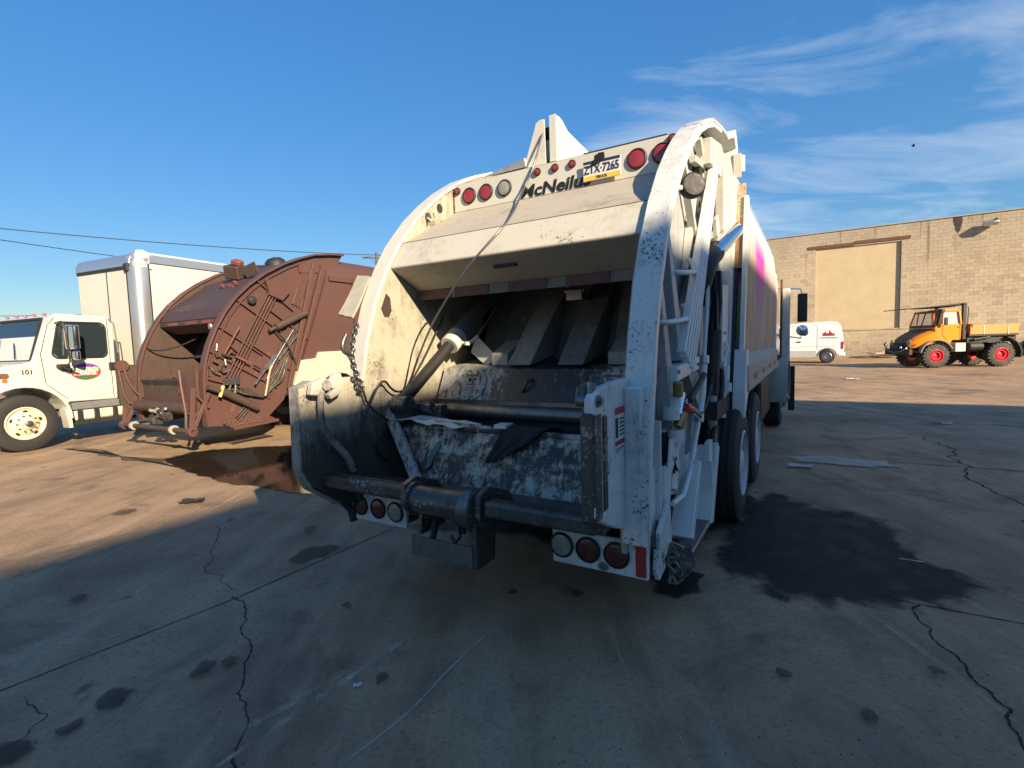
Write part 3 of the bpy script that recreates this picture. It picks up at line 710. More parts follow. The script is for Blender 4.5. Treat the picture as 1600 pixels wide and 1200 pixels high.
bird.add([(0, 0, 0), (-.55, .1, .16), (-.25, .25, .02), (.55, .1, .1), (.25, .25, .02), (0, .45, 0), (0, -.2, .02), (0, .1, -.06), (0, .1, .06)],
         [(6, 0, 1, 2), (6, 3, 4, 0), (6, 7, 5, 8), (0, 5, 2), (0, 4, 5), (6, 8, 5, 7), (6, 1, 8), (6, 8, 3)])
bo = bird.build('bird', M['dark_frame'], smooth=0); bo.location = (32.65, 41.26, 16.56); bo.rotation_euler = (0.2, 0.25, 0.9); bo.scale = (.45,)*3
tag(bo, 'small dark bird gliding in the sky above the warehouse', 'bird')
# ------------------------------------------------------------------ wheels
def wheel(parent, c, ax, r, w, rim_mat, kind='truck', hub=True, tmat=None):
    """tyre with a rim as its child; c is the centre of the outer face side plane, ax points outwards"""
    ax = Vector(ax).normalized(); c = Vector(c)
    ri = r * (0.56 if kind != 'lug' else 0.52)
    prof = [(ri, -w), (ri*1.12, -w*1.02), (r*0.90, -w*1.0), (r*0.975, -w*0.93), (r, -w*0.80)]
    for k in range(3):
        h = -w * (0.70 - 0.2*k); prof += [(r, h + .012), (r*0.975, h + .008), (r*0.975, h - .008), (r, h - .012)][::-1]
    prof += [(r, -w*0.20), (r*0.975, -w*0.07), (r*0.90, 0.0), (ri*1.25, 0.012), (ri*1.06, 0.0), (ri, -0.02)]
    b = MB(); b.lathe(prof, c, ax, 40, closed=True)
    if kind == 'lug':
        a = Vector((0, 0, 1)).cross(ax).normalized(); u = ax.cross(a)
        for k in range(22):
            t = 2*PI*k/22
            for sgn, hh in ((1, -w*0.27), (-1, -w*0.74)):
                tt = t + (0.07 if sgn > 0 else -0.07)
                d = a*math.cos(tt) + u*math.sin(tt); tg = ax.cross(d)
                m = Matrix((tg, ax, d)).transposed() @ Matrix.Rotation(0.5*sgn, 3, 'Z')
                b.box(c + ax*hh + d*(r + 0.005), (0.065, w*0.55, 0.075), m)
    ty = b.build('tyre', tmat or M['tyre'], parent, smooth=30)
    rm = MB()
    if kind == 'truck':       # steer wheel: convex disc
        rm.lathe([(ri*1.02, -w*0.9), (ri*1.03, 0.005), (ri*0.97, 0.012), (ri*0.93, -0.02), (ri*0.80, -0.03), (ri*0.60, 0.025), (ri*0.42, 0.035), (ri*0.40, 0.06), (ri*0.2, 0.10), (0.001, 0.10)], c, ax, 32)
    elif kind == 'dual':      # deep dished outer wheel of a pair
        rm.lathe([(ri*1.02, -w*0.9), (ri*1.03, 0.005), (ri*0.97, 0.012), (ri*0.92, -0.02), (ri*0.88, -w*0.42), (ri*0.55, -w*0.50), (ri*0.50, -w*0.50), (ri*0.48, -w*0.1), (ri*0.3, 0.0), (0.001, 0.0)], c, ax, 32)
    else:
        rm.lathe([(ri*1.02, -w*0.9), (ri*1.06, 0.0), (ri*0.98, 0.01), (ri*0.95, -0.03), (ri*0.78, -0.10), (ri*0.72, -0.03), (ri*0.60, -0.03), (ri*0.5, -0.12), (ri*0.2, -0.12), (0.001, -0.10)], c, ax, 32)
    a = Vector((0, 0, 1)).cross(ax).normalized(); u = ax.cross(a)
    rim = rm.build('rim', rim_mat, ty, smooth=30)
    d_ = MB(); nn = 10 if kind != 'car' else 5
    for k in range(nn):
        t = 2*PI*k/nn; q = c + (a*math.cos(t) + u*math.sin(t)) * ri*0.50
        h0 = {'truck': 0.03, 'dual': -w*0.5, 'lug': -0.12, 'car': -0.03}[kind]
        d_.cyl(q + ax*h0, q + ax*(h0 + 0.035), 0.017, 0.014, 6)
    if kind == 'truck':
        d_.lathe([(ri*0.20, 0.09), (ri*0.19, 0.125), (ri*0.12, 0.135), (0.001, 0.135)], c, ax, 16)
    d_.build('lug_nuts', M['steel'], ty)
    if kind in ('truck',):
        hh = MB()
        for k in range(5):
            t = 2*PI*k/5 + 0.3; q = c + (a*math.cos(t) + u*math.sin(t)) * ri*0.76
            d = (a*math.cos(t) + u*math.sin(t)); tg = ax.cross(d)
            vs = [q + ax*0.006 + tg*math.cos(2*PI*j/12)*ri*0.13 + d*math.sin(2*PI*j/12)*ri*0.075 for j in range(12)]
            hh.add(vs, [tuple(range(12))])
        hh.build('hand_holes', M['black'], ty, smooth=0)
    return ty

# ------------------------------------------------------------------ white rear-loader refuse truck (x right, y forward, z up; origin under the tailgate)
T = thing('refuse_truck', 'large dirty white rear-loading refuse truck with its open hopper facing the camera', 'refuse truck', (-0.264, 3.11, 0), R(-31.0))
RIM = [(2.78,3.50),(2.55,3.505),(2.3,3.47),(1.9,3.385),(1.62,3.28),(1.37,3.165),(1.1,3.00),(.9,2.85),(.71,2.685),(.5,2.455),(.36,2.25),(.22,1.98),(.12,1.69),(.06,1.42),(.0,1.15),(-.03,.85),(-.04,.60)]
CHEEK = RIM + [(0.02,.42),(0.9,.42),(1.5,.62),(2.2,1.0),(2.5,1.9),(2.78,3.0)]
for s in (1, -1):
    lo, hi = (0.97, 1.0) if s > 0 else (-1.03, -1.0)
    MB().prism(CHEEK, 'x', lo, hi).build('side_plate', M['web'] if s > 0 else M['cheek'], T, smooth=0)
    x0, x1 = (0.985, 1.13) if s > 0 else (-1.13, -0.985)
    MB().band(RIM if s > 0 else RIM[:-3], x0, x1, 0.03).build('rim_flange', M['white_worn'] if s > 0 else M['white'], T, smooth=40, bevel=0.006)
    # inner return lip of the flange
    inner = [(p[0] + 0.045, p[1] - 0.02) for p in (RIM[2:-1] if s > 0 else RIM[2:-4])]
    xa, xb = (1.10, 1.125) if s > 0 else (-1.125, -1.10)
    MB().band(inner, xa, xb, 0.05).build('flange_lip', M['white_side'], T, smooth=40)
# front frame that meets the body
fr = [(2.2,1.0),(2.36,1.5),(2.52,2.1),(2.68,2.7),(2.80,3.2),(2.82,3.45),(2.7,3.52)]
for s in (1, -1):
    x0, x1 = (1.002, 1.185) if s > 0 else (-1.185, -1.032)
    MB().band(fr, x0, x1, 0.10).build('front_frame', M['white_side'], T, smooth=40, bevel=0.006)
    x0, x1 = (1.0, 1.215) if s > 0 else (-1.215, -1.03)
    MB().band([(p[0] + 0.105, p[1]) for p in fr[:4]], x0, x1, 0.05).build('seal', M['black'], T, smooth=40)

# hood: light panel, dusty slope, lip, underside, roof
MB().bb(-0.997, 0.982, 1.24, 1.30, 2.87, 3.115).build('light_panel', M['white'], T, smooth=0, bevel=0.004)
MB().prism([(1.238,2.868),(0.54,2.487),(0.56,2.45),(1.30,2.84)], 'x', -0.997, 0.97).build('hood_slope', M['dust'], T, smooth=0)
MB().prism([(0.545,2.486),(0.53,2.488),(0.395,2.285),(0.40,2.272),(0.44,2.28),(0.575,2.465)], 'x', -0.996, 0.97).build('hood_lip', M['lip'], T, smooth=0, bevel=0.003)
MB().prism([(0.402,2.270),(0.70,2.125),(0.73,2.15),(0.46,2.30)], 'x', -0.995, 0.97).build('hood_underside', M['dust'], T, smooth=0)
MB().prism([(0.70,2.05),(0.715,2.05),(0.735,2.15),(0.71,2.14)], 'x', -0.995, 0.97).build('tape_strip', M['tape_white'], T, smooth=0)
for k, x in enumerate((-0.97, -0.62, -0.12, 0.35)):
    MB().prism([(0.696,2.052),(0.700,2.052),(0.703,2.122),(0.698,2.122)], 'x', x, x + 0.32).build('red_tape', M['tape_red'], T, smooth=0)
MB().prism([(1.24,3.117),(1.62,3.25),(1.9,3.36),(2.3,3.44),(2.78,3.47),(2.78,3.42),(2.3,3.39),(1.3,3.05)], 'x', -0.997, 0.98).build('roof', M['white'], T, smooth=40)
# roof plates and the tall rope bracket
rp = MB(); rp.add([(-0.82,1.5,3.225),(-0.28,1.32,3.16),(-0.25,1.75,3.33),(-0.70,1.8,3.33),(-0.82,1.5,3.235),(-0.30,1.32,3.235),(-0.27,1.75,3.36),(-0.70,1.8,3.35)],
    [(0,1,5,4),(1,2,6,5),(2,3,7,6),(3,0,4,7),(4,5,6,7)]); rp.build('roof_plate', M['white'], T, smooth=0)
br = MB(); br.prism([(-0.32,3.15),(-0.205,3.45),(-0.19,3.50),(-0.155,3.52),(-0.115,3.52),(-0.105,3.15)], 'y', 1.345, 1.365); br.build('rope_bracket', M['white'], T, smooth=40)
br = MB(); br.prism([(1.38,3.16),(1.38,3.50),(1.45,3.53),(1.62,3.50),(2.10,3.40)], 'x', -0.20, -0.18); br.build('bracket_gusset', M['white'], T, smooth=0)
br = MB(); br.prism([(1.34,3.16),(1.34,3.52),(1.42,3.55),(1.50,3.545),(1.62,3.49),(2.15,3.455),(2.15,3.40)], 'x', -0.045, -0.02); br.build('bracket_gusset', M['white'], T, smooth=0)
br = MB(); br.bb(-0.06, 0.0, 1.335, 1.345, 3.16, 3.53); br.build('bracket_edge', M['white'], T, smooth=0)
MB().cyl((-0.18, 1.45, 3.44), (-0.045, 1.45, 3.44), 0.05).build('rope_sheave', M['black'], T)
MB().bb(0.25, 0.9, 1.30, 1.34, 3.115, 3.15).build('roof_trim', M['black'], T, smooth=0)

# round lamps on the light panel
def round_lamp(x, z, r, m, y=1.24, parent=T, nm='lamp'):
    g_ = MB(); g_.lathe([(r*1.18, 0), (r*1.18, 0.012), (r*1.02, 0.020), (r*0.99, 0.006), (r*0.99, 0.0)], (x, y, z), (0, -1, 0), 28)
    base = g_.build('lamp_grommet', M['black'], parent, smooth=30)
    l_ = MB(); l_.lathe([(r*0.995, 0.004), (r*0.97, 0.014), (r*0.6, 0.019), (0.001, 0.021)], (x, y, z), (0, -1, 0), 28)
    l_.build('lamp_lens', m, base, smooth=50)
UX = lambda px: 0
for x, z, r, m in ((-0.95, 3.055, 0.028, 'red_lens'), (-0.82, 2.995, 0.060, 'red_lens'), (-0.64, 2.995, 0.060, 'red_lens'), (-0.45, 2.995, 0.060, 'clear_lens'),
                   (-0.13, 3.065, 0.027, 'red_lens'), (0.03, 3.065, 0.027, 'red_lens'), (0.18, 3.065, 0.027, 'red_lens'),
                   (0.70, 2.995, 0.064, 'red_lens'), (0.885, 2.995, 0.064, 'red_lens'), (0.955, 3.08, 0.028, 'red_lens')):
    round_lamp(x, z, r, M[m])
lettering('maker_lettering', 'McNeilus', 0.135, M['ink'], T, (0.015, 1.236, 2.922), (1, 0, 0), (0, 0, 1), shear=0.2, bold=0.0034, fit=0.63)
# number plate
pl = MB(); pl.bb(0.285, 0.585, 1.205, 1.212, 2.895, 3.045); plate = pl.build('number_plate', M['plate_white'], T, smooth=0, bevel=0.003)
MB().bb(0.288, 0.582, 1.2035, 1.205, 3.020, 3.042).build('plate_band_top', M['plate_blue'], plate, smooth=0)
MB().bb(0.288, 0.582, 1.2035, 1.205, 2.898, 2.930).build('plate_band_bottom', M['plate_yellow'], plate, smooth=0)
lettering('plate_number', 'ZTX\u00b77265', 0.088, M['plate_blue'], plate, (0.435, 1.2025, 2.975), (1, 0, 0), (0, 0, 1), width=0.76, bold=0.0012)
lettering('plate_word', 'TRUCK', 0.028, M['plate_blue'], plate, (0.435, 1.2025, 2.914), (1, 0, 0), (0, 0, 1), bold=0.0008)
sb = MB()
pg = rough_outline([(0.31, 3.00), (0.37, 3.02), (0.38, 3.07), (0.42, 3.09), (0.46, 3.08), (0.46, 3.04), (0.44, 3.025), (0.40, 3.01), (0.35, 2.995)], 0.15, 2, 4)
sb.prism(pg, 'y', 1.196, 1.201); sb.build('peeling_sticker', M['ink'], plate, smooth=0)
# oval holes in the upper left inner side plate
for (y, z) in ((0.87, 2.76), (1.03, 2.87)):
    hb = MB(); hb.lathe([(0.001, 0.0), (0.038, 0.0), (0.04, 0.002)], (-0.9965, y, z), (1, 0, 0), 18); hb.build('side_hole', M['hopper_dark'], T, smooth=0)
MB().cyl((-0.995, 0.86, 2.75), (-0.93, 0.82, 2.72), 0.012, 0.008, 8).build('pin', M['white'], T)
hb = MB(); hb.prism([(0.27,1.96),(0.33,2.08),(0.37,2.05),(0.38,1.95),(0.35,1.90),(0.30,1.90)], 'x', -0.999, -0.9965); hb.build('side_hole', M['brown_dark'], T, smooth=0)

# hopper interior
HOP = [(0.30,1.06),(0.42,0.86),(0.65,0.72),(1.0,0.70),(1.4,0.82),(1.75,1.15),(2.0,1.7),(2.15,2.4),(2.2,3.0)]
MB().band(HOP, -0.995, 0.965, -0.02).build('hopper_floor', M['hopper_dark'], T, smooth=40)
ins = [(0.92,2.17),(1.02,1.70),(1.2,1.3),(1.1,0.9),(1.9,1.2),(2.18,2.6),(2.1,3.0),(1.3,2.9)]
MB().prism([(0.75,2.16),(1.9,2.3),(2.1,3.1),(1.35,3.0),(1.30,2.83)], 'x', -0.99, 0.96).build('hopper_ceiling', M['hopper_dark'], T, smooth=0)
MB().prism([(1.16,1.40),(1.45,1.52),(1.75,2.1),(2.1,2.9),(2.1,1.9),(1.7,1.2),(1.3,0.9),(1.1,1.0)], 'x', -0.999, -0.992).build('inner_liner', M['hopper_dark'], T, smooth=0)
# packing blade
pb = MB(); pb.prism([(0.83,1.20),(0.96,1.465),(1.38,1.53),(1.50,1.42),(1.2,1.1),(0.9,1.05)], 'x', -0.96, 0.955)
pack = pb.build('packing_blade', M['packer'], T, smooth=0, bevel=0.006)
MB().bb(-0.955, 0.95, 0.808, 0.84, 1.185, 1.215).build('blade_weld', M['steel'], pack, smooth=0)
MB().cyl((-0.87, 0.80, 1.125), (0.90, 0.80, 1.125), 0.062, n=20).build('blade_tube', M['steel'], pack)
MB().cyl((-0.89, 0.80, 1.125), (-0.80, 0.80, 1.125), 0.066, n=20).build('tube_end', M['rust'], pack)
MB().bb(-0.88, 0.9, 0.79, 0.95, 1.0, 1.075).build('blade_edge', M['black'], pack, smooth=0)
nrm = Vector((0, -0.898, 0.44))
for x in (-0.62, 0.62):
    q = Vector((x, 0.895, 1.335))
    ip = MB(); ip.lathe([(0.145, -0.004), (0.145, 0.012), (0.135, 0.016), (0.001, 0.016)], q, nrm, 32); pln = ip.build('inspection_plate', M['packer'], pack, smooth=30)
    bt = MB()
    for k in range(10):
        t = 2*PI*k/10; a = Vector((1, 0, 0)); u = nrm.cross(a)
        bt.cyl(q + (a*math.cos(t) + u*math.sin(t))*0.122 + nrm*0.016, q + (a*math.cos(t) + u*math.sin(t))*0.122 + nrm*0.024, 0.009, 0.008, 6)
    bt.build('bolts', M['steel'], pln)
    upv = Vector((0, 0.44, 0.898))
    st = MB(); c_ = q + nrm*0.018
    def rect(b_, cx, cz, w, h, base=c_, up=upv):
        p = base + Vector((1, 0, 0))*cx + up*cz
        b_.add([p + Vector((sx*w/2, 0, 0)) + up*(sz*h/2) for sx, sz in ((-1,-1),(1,-1),(1,1),(-1,1))], [(0,1,2,3)])
    rect(st, 0, 0.075, 0.11, 0.018); st.build('warning_bar', M['dull_red'], pln, smooth=0)
    st = MB(); rect(st, 0, -0.005, 0.10, 0.012); st.build('warning_bar', M['dull_red'], pln, smooth=0)
    st = MB(); rect(st, -0.02, 0.035, 0.03, 0.035); rect(st, 0.03, 0.04, 0.03, 0.02)
    for k in range(3): rect(st, 0, -0.03 - 0.014*k, 0.09, 0.004)
    st.build('warning_print', M['ink'], pln, smooth=0)
for x in (-0.10, 0.36):
    hk = MB(); hk.tube([(x-0.03, 0.88, 1.27), (x, 0.86, 1.31), (x+0.02, 0.87, 1.36), (x+0.05, 0.91, 1.38)], 0.012, 8); hk.build('lift_hook', M['packer'], pack)
# ribs of the upper blade
for x0 in (-0.34, 0.12):
    rb = MB(); rb.prism([(1.0,1.49),(1.06,1.49),(1.45,1.55),(1.95,2.05),(2.0,2.2),(1.85,2.25),(1.35,1.82)], 'x', x0, x0 + 0.22); rb.build('blade_rib', M['rib_dark'] if x0 > 0 else M['rib_pale'], pack, smooth=0, bevel=0.006)
for x0, z0 in ((-0.52, 1.5), (0.52, 1.5)):
    rb = MB(); rb.prism([(1.05,1.485),(1.30,1.52),(1.42,1.66),(1.30,1.70),(1.05,1.58)], 'x', x0, x0 + 0.16); rb.build('rib_foot', M['rib_pale'], pack, smooth=0, bevel=0.005)
rb = MB(); rb.prism([(1.3,1.5),(1.55,1.5),(1.95,2.4),(1.8,2.4)], 'x', 0.45, 0.93); rb.prism([(1.5,1.5),(1.65,1.5),(2.05,2.5),(1.95,2.5)], 'x', -0.95, 0.95); rb.build('upper_blade', M['rib_dark'], pack, smooth=0)
wk = MB(); wk.bb(0.02, 0.16, 1.42, 1.56, 2.02, 2.10); wk.cyl((0.0, 1.45, 2.1), (0.18, 1.45, 2.1), 0.02); wk.cyl((0.05, 1.4, 2.12), (0.05, 1.4, 2.2), 0.015); wk.build('valve_block', M['galv'], pack, smooth=0)
for p in ((-0.78, 1.35, 1.98), (-0.35, 1.6, 2.0), (-0.5, 1.6, 1.9)):
    MB().lathe([(0.012, 0), (0.008, 0.008), (0.001, 0.01)], p, (0, -1, 0), 10).build('bolt_head', M['plate_white'], pack)

# packing cylinder at the left
cy = MB(); cy.cyl((-0.85, 0.30, 1.25), (-0.85, 0.95, 1.70), 0.048, n=20); cyl_rod = cy.build('ram_rod', M['black'], T)
cy = MB(); cy.cyl((-0.85, 0.90, 1.665), (-0.85, 1.03, 1.755), 0.085, n=24); cy.build('ram_gland', M['white'], cyl_rod, bevel=0.006)
cy = MB(); cy.cyl((-0.85, 1.02, 1.75), (-0.85, 1.95, 2.40), 0.078, n=24); cy.build('ram_barrel', M['rib_dark'], cyl_rod)
cy = MB(); cy.tube([(-0.80, 0.98, 1.70), (-0.73, 0.99, 1.68), (-0.69, 1.02, 1.70), (-0.66, 1.06, 1.74)], 0.016, 8); cy.lathe([(0.022, 0), (0.022, 0.03)], (-0.72, 0.985, 1.665), (0, 0, 1), 8); cy.build('hose_fitting', M['white'], cyl_rod)
cy = MB(); cy.tube([(-0.66, 1.06, 1.74), (-0.62, 1.3, 1.98), (-0.60, 1.6, 2.2)], 0.013, 8); cy.build('hydraulic_line', M['hopper'], cyl_rod)
cy = MB(); cy.cyl((-0.93, 0.30, 1.22), (-0.78, 0.30, 1.22), 0.075, n=20); cy.box((-0.85, 0.36, 1.16), (0.10, 0.22, 0.14)); cy.cyl((-0.76, 0.42, 1.2), (-0.66, 0.42, 1.2), 0.045, n=14); cy.box((-0.72, 0.5, 1.13), (0.22, 0.1, 0.16)); cy.build('ram_clevis', M['grease'], cyl_rod, bevel=0.01)
MB().prism([(-0.62, 1.48), (-0.78, 1.6), (-0.72, 1.75), (-0.50, 1.55)], 'y', 1.12, 1.14).build('gusset', M['white'], T, smooth=0)

# tailboard plate, diagonal edge bar, scrap sheet and rag
tb = MB(); rt = random.Random(2)
A_, B_, C_, D_ = (-0.95, 0.335, 1.13), (0.93, 0.30, 1.07), (0.93, 0.085, 0.70), (-0.56, 0.09, 0.70)
tb.sheet([D_, C_, B_, A_], 26, 8, lambda u, v: (0, rt.uniform(-.006, .006), 0), t=0.02)
tb.build('tailboard', M['sill'], T, smooth=60)
MB().bb(-0.6, 0.93, 0.285, 0.335, 1.055, 1.085).build('tailboard_edge', M['packer'], T, smooth=0, bevel=0.006)
dg_ = MB(); dg_.beam((-1.0, 0.30, 1.17), (-0.53, 0.075, 0.72), 0.07, 0.05, up=(0, -1, 0.4)); dg_.beam((-0.965, 0.29, 1.20), (-0.50, 0.055, 0.75), 0.02, 0.03, up=(0, -1, 0.4)); dg_.build('edge_bar', M['packer'], T, smooth=0)
ss = MB(); rs = random.Random(4); ss.sheet([(-0.93, 0.25, 1.135), (-0.30, 0.24, 1.085), (-0.22, 0.42, 1.10), (-0.9, 0.45, 1.14)], 10, 2, lambda u, v: (0, rs.uniform(-.02, .02), rs.uniform(-.012, .012)), t=0.004); ss.build('bent_sheet', M['plate_white'], T, smooth=0)
o = None
rg = MB(); rr = random.Random(9)
prof = [(0.52,1.06),(0.36,1.115),(0.27,1.10),(0.245,1.03),(0.215,0.97),(0.19,0.93),(0.165,0.89)]
wid = [(-0.02,0.42),(0.02,0.40),(0.04,0.36),(0.05,0.30),(0.02,0.16),(0.00,0.10),(-0.02,0.075)]
vs = []
for (y, z), (xa, xb) in zip(prof, wid):
    for k in range(9):
        t = k/8; vs.append((xa + (xb-xa)*t + rr.uniform(-.006, .006), y - 0.012 - 0.014*math.sin(k*1.7 + z*20), z + rr.uniform(-.012, .012)))
rg.add(vs, [(j*9+k, j*9+k+1, (j+1)*9+k+1, (j+1)*9+k) for j in range(6) for k in range(8)])
rag = rg.build('black_rag', M['rag'], smooth=60); sm = rag.modifiers.new('thick', 'SOLIDIFY'); sm.thickness = 0.008; ssd = rag.modifiers.new('sub', 'SUBSURF'); ssd.levels = 1; ssd.render_levels = 1
rag.location = (-0.264, 3.11, 0); rag.rotation_euler = (0, 0, R(-31)); tag(rag, 'torn black rag hanging over the dirty tailboard of the white refuse truck', 'rag')
MB().bb(0.0, 0.09, 0.26, 0.36, 1.10, 1.125).build('paper_slip', M['sticker'], T, smooth=0)
ts_y = lambda z: 0.085 + (z - 0.70) / 0.43 * 0.25 - 0.012
ts = MB(); tp = rough_outline([(-0.52,0.86),(-0.47,0.98),(-0.44,0.99),(-0.45,0.90),(-0.47,0.82),(-0.51,0.80)], 0.15, 2, 3); ts.add([(x, ts_y(z), z) for x, z in tp], [tuple(range(len(tp)))]); ts.build('teal_smear', M['teal'], T, smooth=0)
# dark seams of the hood
MB().bb(-0.99, 0.965, 0.533, 0.541, 2.488, 2.493).build('hood_seam', M['rust'], T, smooth=0)
MB().bb(-0.992, -0.986, 1.232, 1.24, 2.87, 3.11).build('panel_seam', M['grease'], T, smooth=0)
MB().bb(-0.12, 0.06, 0.50, 0.53, 2.20, 2.255).build('latch_recess', M['black'], T, smooth=0)
# ears carrying the container hooks
EAR = [(0.1,1.46),(-.13,1.46),(-.41,1.44),(-.46,1.40),(-.47,.88),(-.40,.74),(-.22,.60),(0.02,.50),(0.1,.7)]
MB().prism(EAR, 'x', -1.115, -1.03).build('ear_plate', M['cheek'], T, smooth=0, bevel=0.006)
MB().band([(-.36,1.447),(-.462,1.41),(-.473,.88),(-.403,.735),(-.2,.59)], -1.118, -1.027, 0.012).build('ear_edge', M['worn_grey'], T, smooth=40)
MB().prism([(0.1,1.46),(-.13,1.46),(-.41,1.44),(-.46,1.40),(-.47,.86),(-.2,.73),(0.1,.62)], 'x', 0.955, 1.005).build('ear_plate', M['white_worn'], T, smooth=0, bevel=0.006)
def hook_arm(x, mat):
    h = MB()
    h.prism([(-0.44,1.37),(-0.42,1.45),(-0.34,1.475),(-0.27,1.45),(-0.24,1.50),(-0.19,1.50),(-0.17,1.43),(-0.20,1.36),(-0.28,1.325),(-0.30,1.36),(-0.25,1.39),(-0.30,1.42),(-0.35,1.41),(-0.38,1.36)], 'x', x, x + 0.05)
    return h.build('container_hook', mat, T, smooth=0, bevel=0.006)
hook_arm(-0.99, M['lip']); hook_arm(0.90, M['grease'])
for x, mt in ((-0.97, M['worn_grey']), (0.92, M['grease'])):
    a = MB(); a.tube([(x, -0.33, 1.43), (x, -0.35, 1.30), (x, -0.345, 1.16), (x, -0.28, 1.05), (x, -0.16, 0.92), (x, -0.10, 0.80)], [0.026, 0.022, 0.020, 0.022, 0.026, 0.03], 10); a.cyl((x - 0.04, -0.32, 1.425), (x + 0.04, -0.32, 1.425), 0.035, n=14); a.build('hook_lever', mt, T, smooth=50)
# dark slotted latch post at the right ear
lp = MB(); lp.bb(0.935, 1.008, -0.472, -0.375, 0.83, 1.34); lp.bb(0.94, 1.014, -0.375, -0.315, 0.86, 1.32); lp.build('latch_post', M['grease'], T, smooth=0, bevel=0.012)
lp = MB(); lp.cyl((0.91, -0.42, 1.39), (1.015, -0.42, 1.39), 0.028, n=16); lp.cyl((0.97, -0.42, 1.39), (0.97, -0.40, 1.47), 0.02, n=12); lp.cyl((1.015, -0.42, 1.39), (1.03, -0.42, 1.39), 0.016, n=6); lp.build('latch_pin', M['steel'], T)
# warning sticker on the right ear
sk = MB(); sk.add([(1.0065, y, z) for y, z in ((-0.21,1.10),(-0.05,1.10),(-0.05,1.34),(-0.21,1.34))], [(0,1,2,3)]); stk = sk.build('warning_sticker', M['sticker'], T, smooth=0)
def yz(b_, y0, y1, z0, z1, x=1.0075): b_.add([(x, y0, z0), (x, y1, z0), (x, y1, z1), (x, y0, z1)], [(0,1,2,3)])
s1 = MB(); yz(s1, -0.20, -0.06, 1.295, 1.33); yz(s1, -0.20, -0.06, 1.14, 1.165); s1.build('sticker_bars', M['red_tape'], stk, smooth=0)
s1 = MB(); yz(s1, -0.195, -0.155, 1.18, 1.28)
for k in range(5): yz(s1, -0.135, -0.07 + 0.006*(k % 2), 1.185 + 0.02*k, 1.193 + 0.02*k)
yz(s1, -0.2, -0.07, 1.12, 1.126); yz(s1, -0.2, -0.09, 1.108, 1.112); s1.build('sticker_print', M['ink'], stk, smooth=0)

# winch drum, trunnion bars and lower bracket
bm = MB(); bm.bb(-1.0, -0.27, -0.35, -0.25, 0.735, 0.825); bm.build('bumper_bar', M['grease'], T, smooth=0, bevel=0.02, seg=2)
bm = MB(); bm.bb(0.31, 0.955, -0.35, -0.25, 0.725, 0.815); bm.build('bumper_bar', M['grease'], T, smooth=0, bevel=0.02, seg=2)
MB().bb(-1.0, 0.955, -0.25, 0.09, 0.70, 0.73).build('bumper_shelf', M['grease'], T, smooth=0)
wd = MB(); wd.lathe([(0.055, -0.24), (0.10, -0.235), (0.10, -0.215), (0.082, -0.21), (0.082, 0.0), (0.085, 0.01), (0.085, 0.2), (0.10, 0.205), (0.10, 0.23), (0.055, 0.235)], (0.02, -0.31, 0.755), (1, 0, 0), 28); wd.build('winch_drum', M['grease'], T, smooth=35)
wr = MB()
for k in range(7): wr.lathe([(0.105, -0.012), (0.112, 0.0), (0.105, 0.012)], (0.195 + 0.012*(k % 3), -0.31, 0.755), (1, 0.05*(k - 3), 0), 24)
wr.build('winch_flange', M['steel'], T)
for x in (-0.27, 0.27):
    MB().prism([(-0.365,0.72),(-0.35,0.84),(-0.25,0.87),(-0.05,0.80),(0.05,0.66),(-0.1,0.60),(-0.30,0.64)], 'x', x - 0.015, x + 0.025).build('winch_plate', M['grease'], T, smooth=0, bevel=0.005)
bp = MB(); bp.bb(-0.255, 0.20, -0.31, -0.295, 0.40, 0.52); bp.build('lower_plate', M['steel'], T, smooth=0, bevel=0.003)
bp = MB(); bp.prism([(-0.32,0.40),(-0.32,0.75),(-0.22,0.80),(-0.10,0.72),(-0.14,0.40)], 'x', 0.21, 0.24); MB().prism([(-0.24,0.50),(-0.22,0.72),(-0.05,0.72),(0.0,0.5)], 'x', -0.26, -0.235).build('lower_side_plate', M['grease'], T, smooth=0); bp.build('lower_side_plate', M['grease'], T, smooth=0, bevel=0.004)
bp = MB(); bp.cyl((-0.13, -0.26, 0.50), (-0.20, -0.1, 0.66), 0.022); bp.cyl((0.05, -0.2, 0.66), (0.07, -0.22, 0.55), 0.018); bp.tube([(0.05, -0.24, 0.60), (0.08, -0.26, 0.55), (0.05, -0.27, 0.51), (0.01, -0.26, 0.54)], 0.012); bp.bb(-0.10, 0.10, -0.28, -0.22, 0.385, 0.40); bp.build('lower_struts', M['grease'], T)
bp = MB(); bp.tube([(-1.03, -0.30, 0.77), (-1.09, -0.18, 0.64), (-1.14, 0.0, 0.46), (-1.14, 0.02, 0.37)], 0.032, 10); bp.build('corner_brace', M['grease'], T)
# lamp boxes below
for side, x0, x1 in ((-1, -1.09, -0.585), (1, 0.55, 1.105)):
    lb = MB(); lb.bb(x0, x1, 0.0, 0.03, 0.395, 0.595); lb.build('lamp_panel', M['white_worn'], T, smooth=0, bevel=0.005)
    MB().bb(x0 + 0.02, x1 - 0.02, 0.03, 0.16, 0.42, 0.58).build('lamp_box', M['grease'], T, smooth=0)
    xs = ((-1.03, 'dark_red_lens'), (-0.85, 'dark_red_lens'), (-0.68, 'clear_lens')) if side < 0 else ((0.61, 'clear_lens'), (0.77, 'dark_red_lens'), (0.935, 'dark_red_lens'))
    for x, m in xs: round_lamp(x, 0.505, 0.062, M[m], y=0.0)
MB().bb(1.04, 1.095, -0.006, 0.0, 0.41, 0.585).build('red_reflector', M['red_tape'], T, smooth=0)
rr_ = MB(); rr_.bb(-1.13, -1.07, -0.19, -0.183, 0.56, 0.66); rr_.build('red_reflector', M['red_tape'], T, smooth=0)
al = MB()
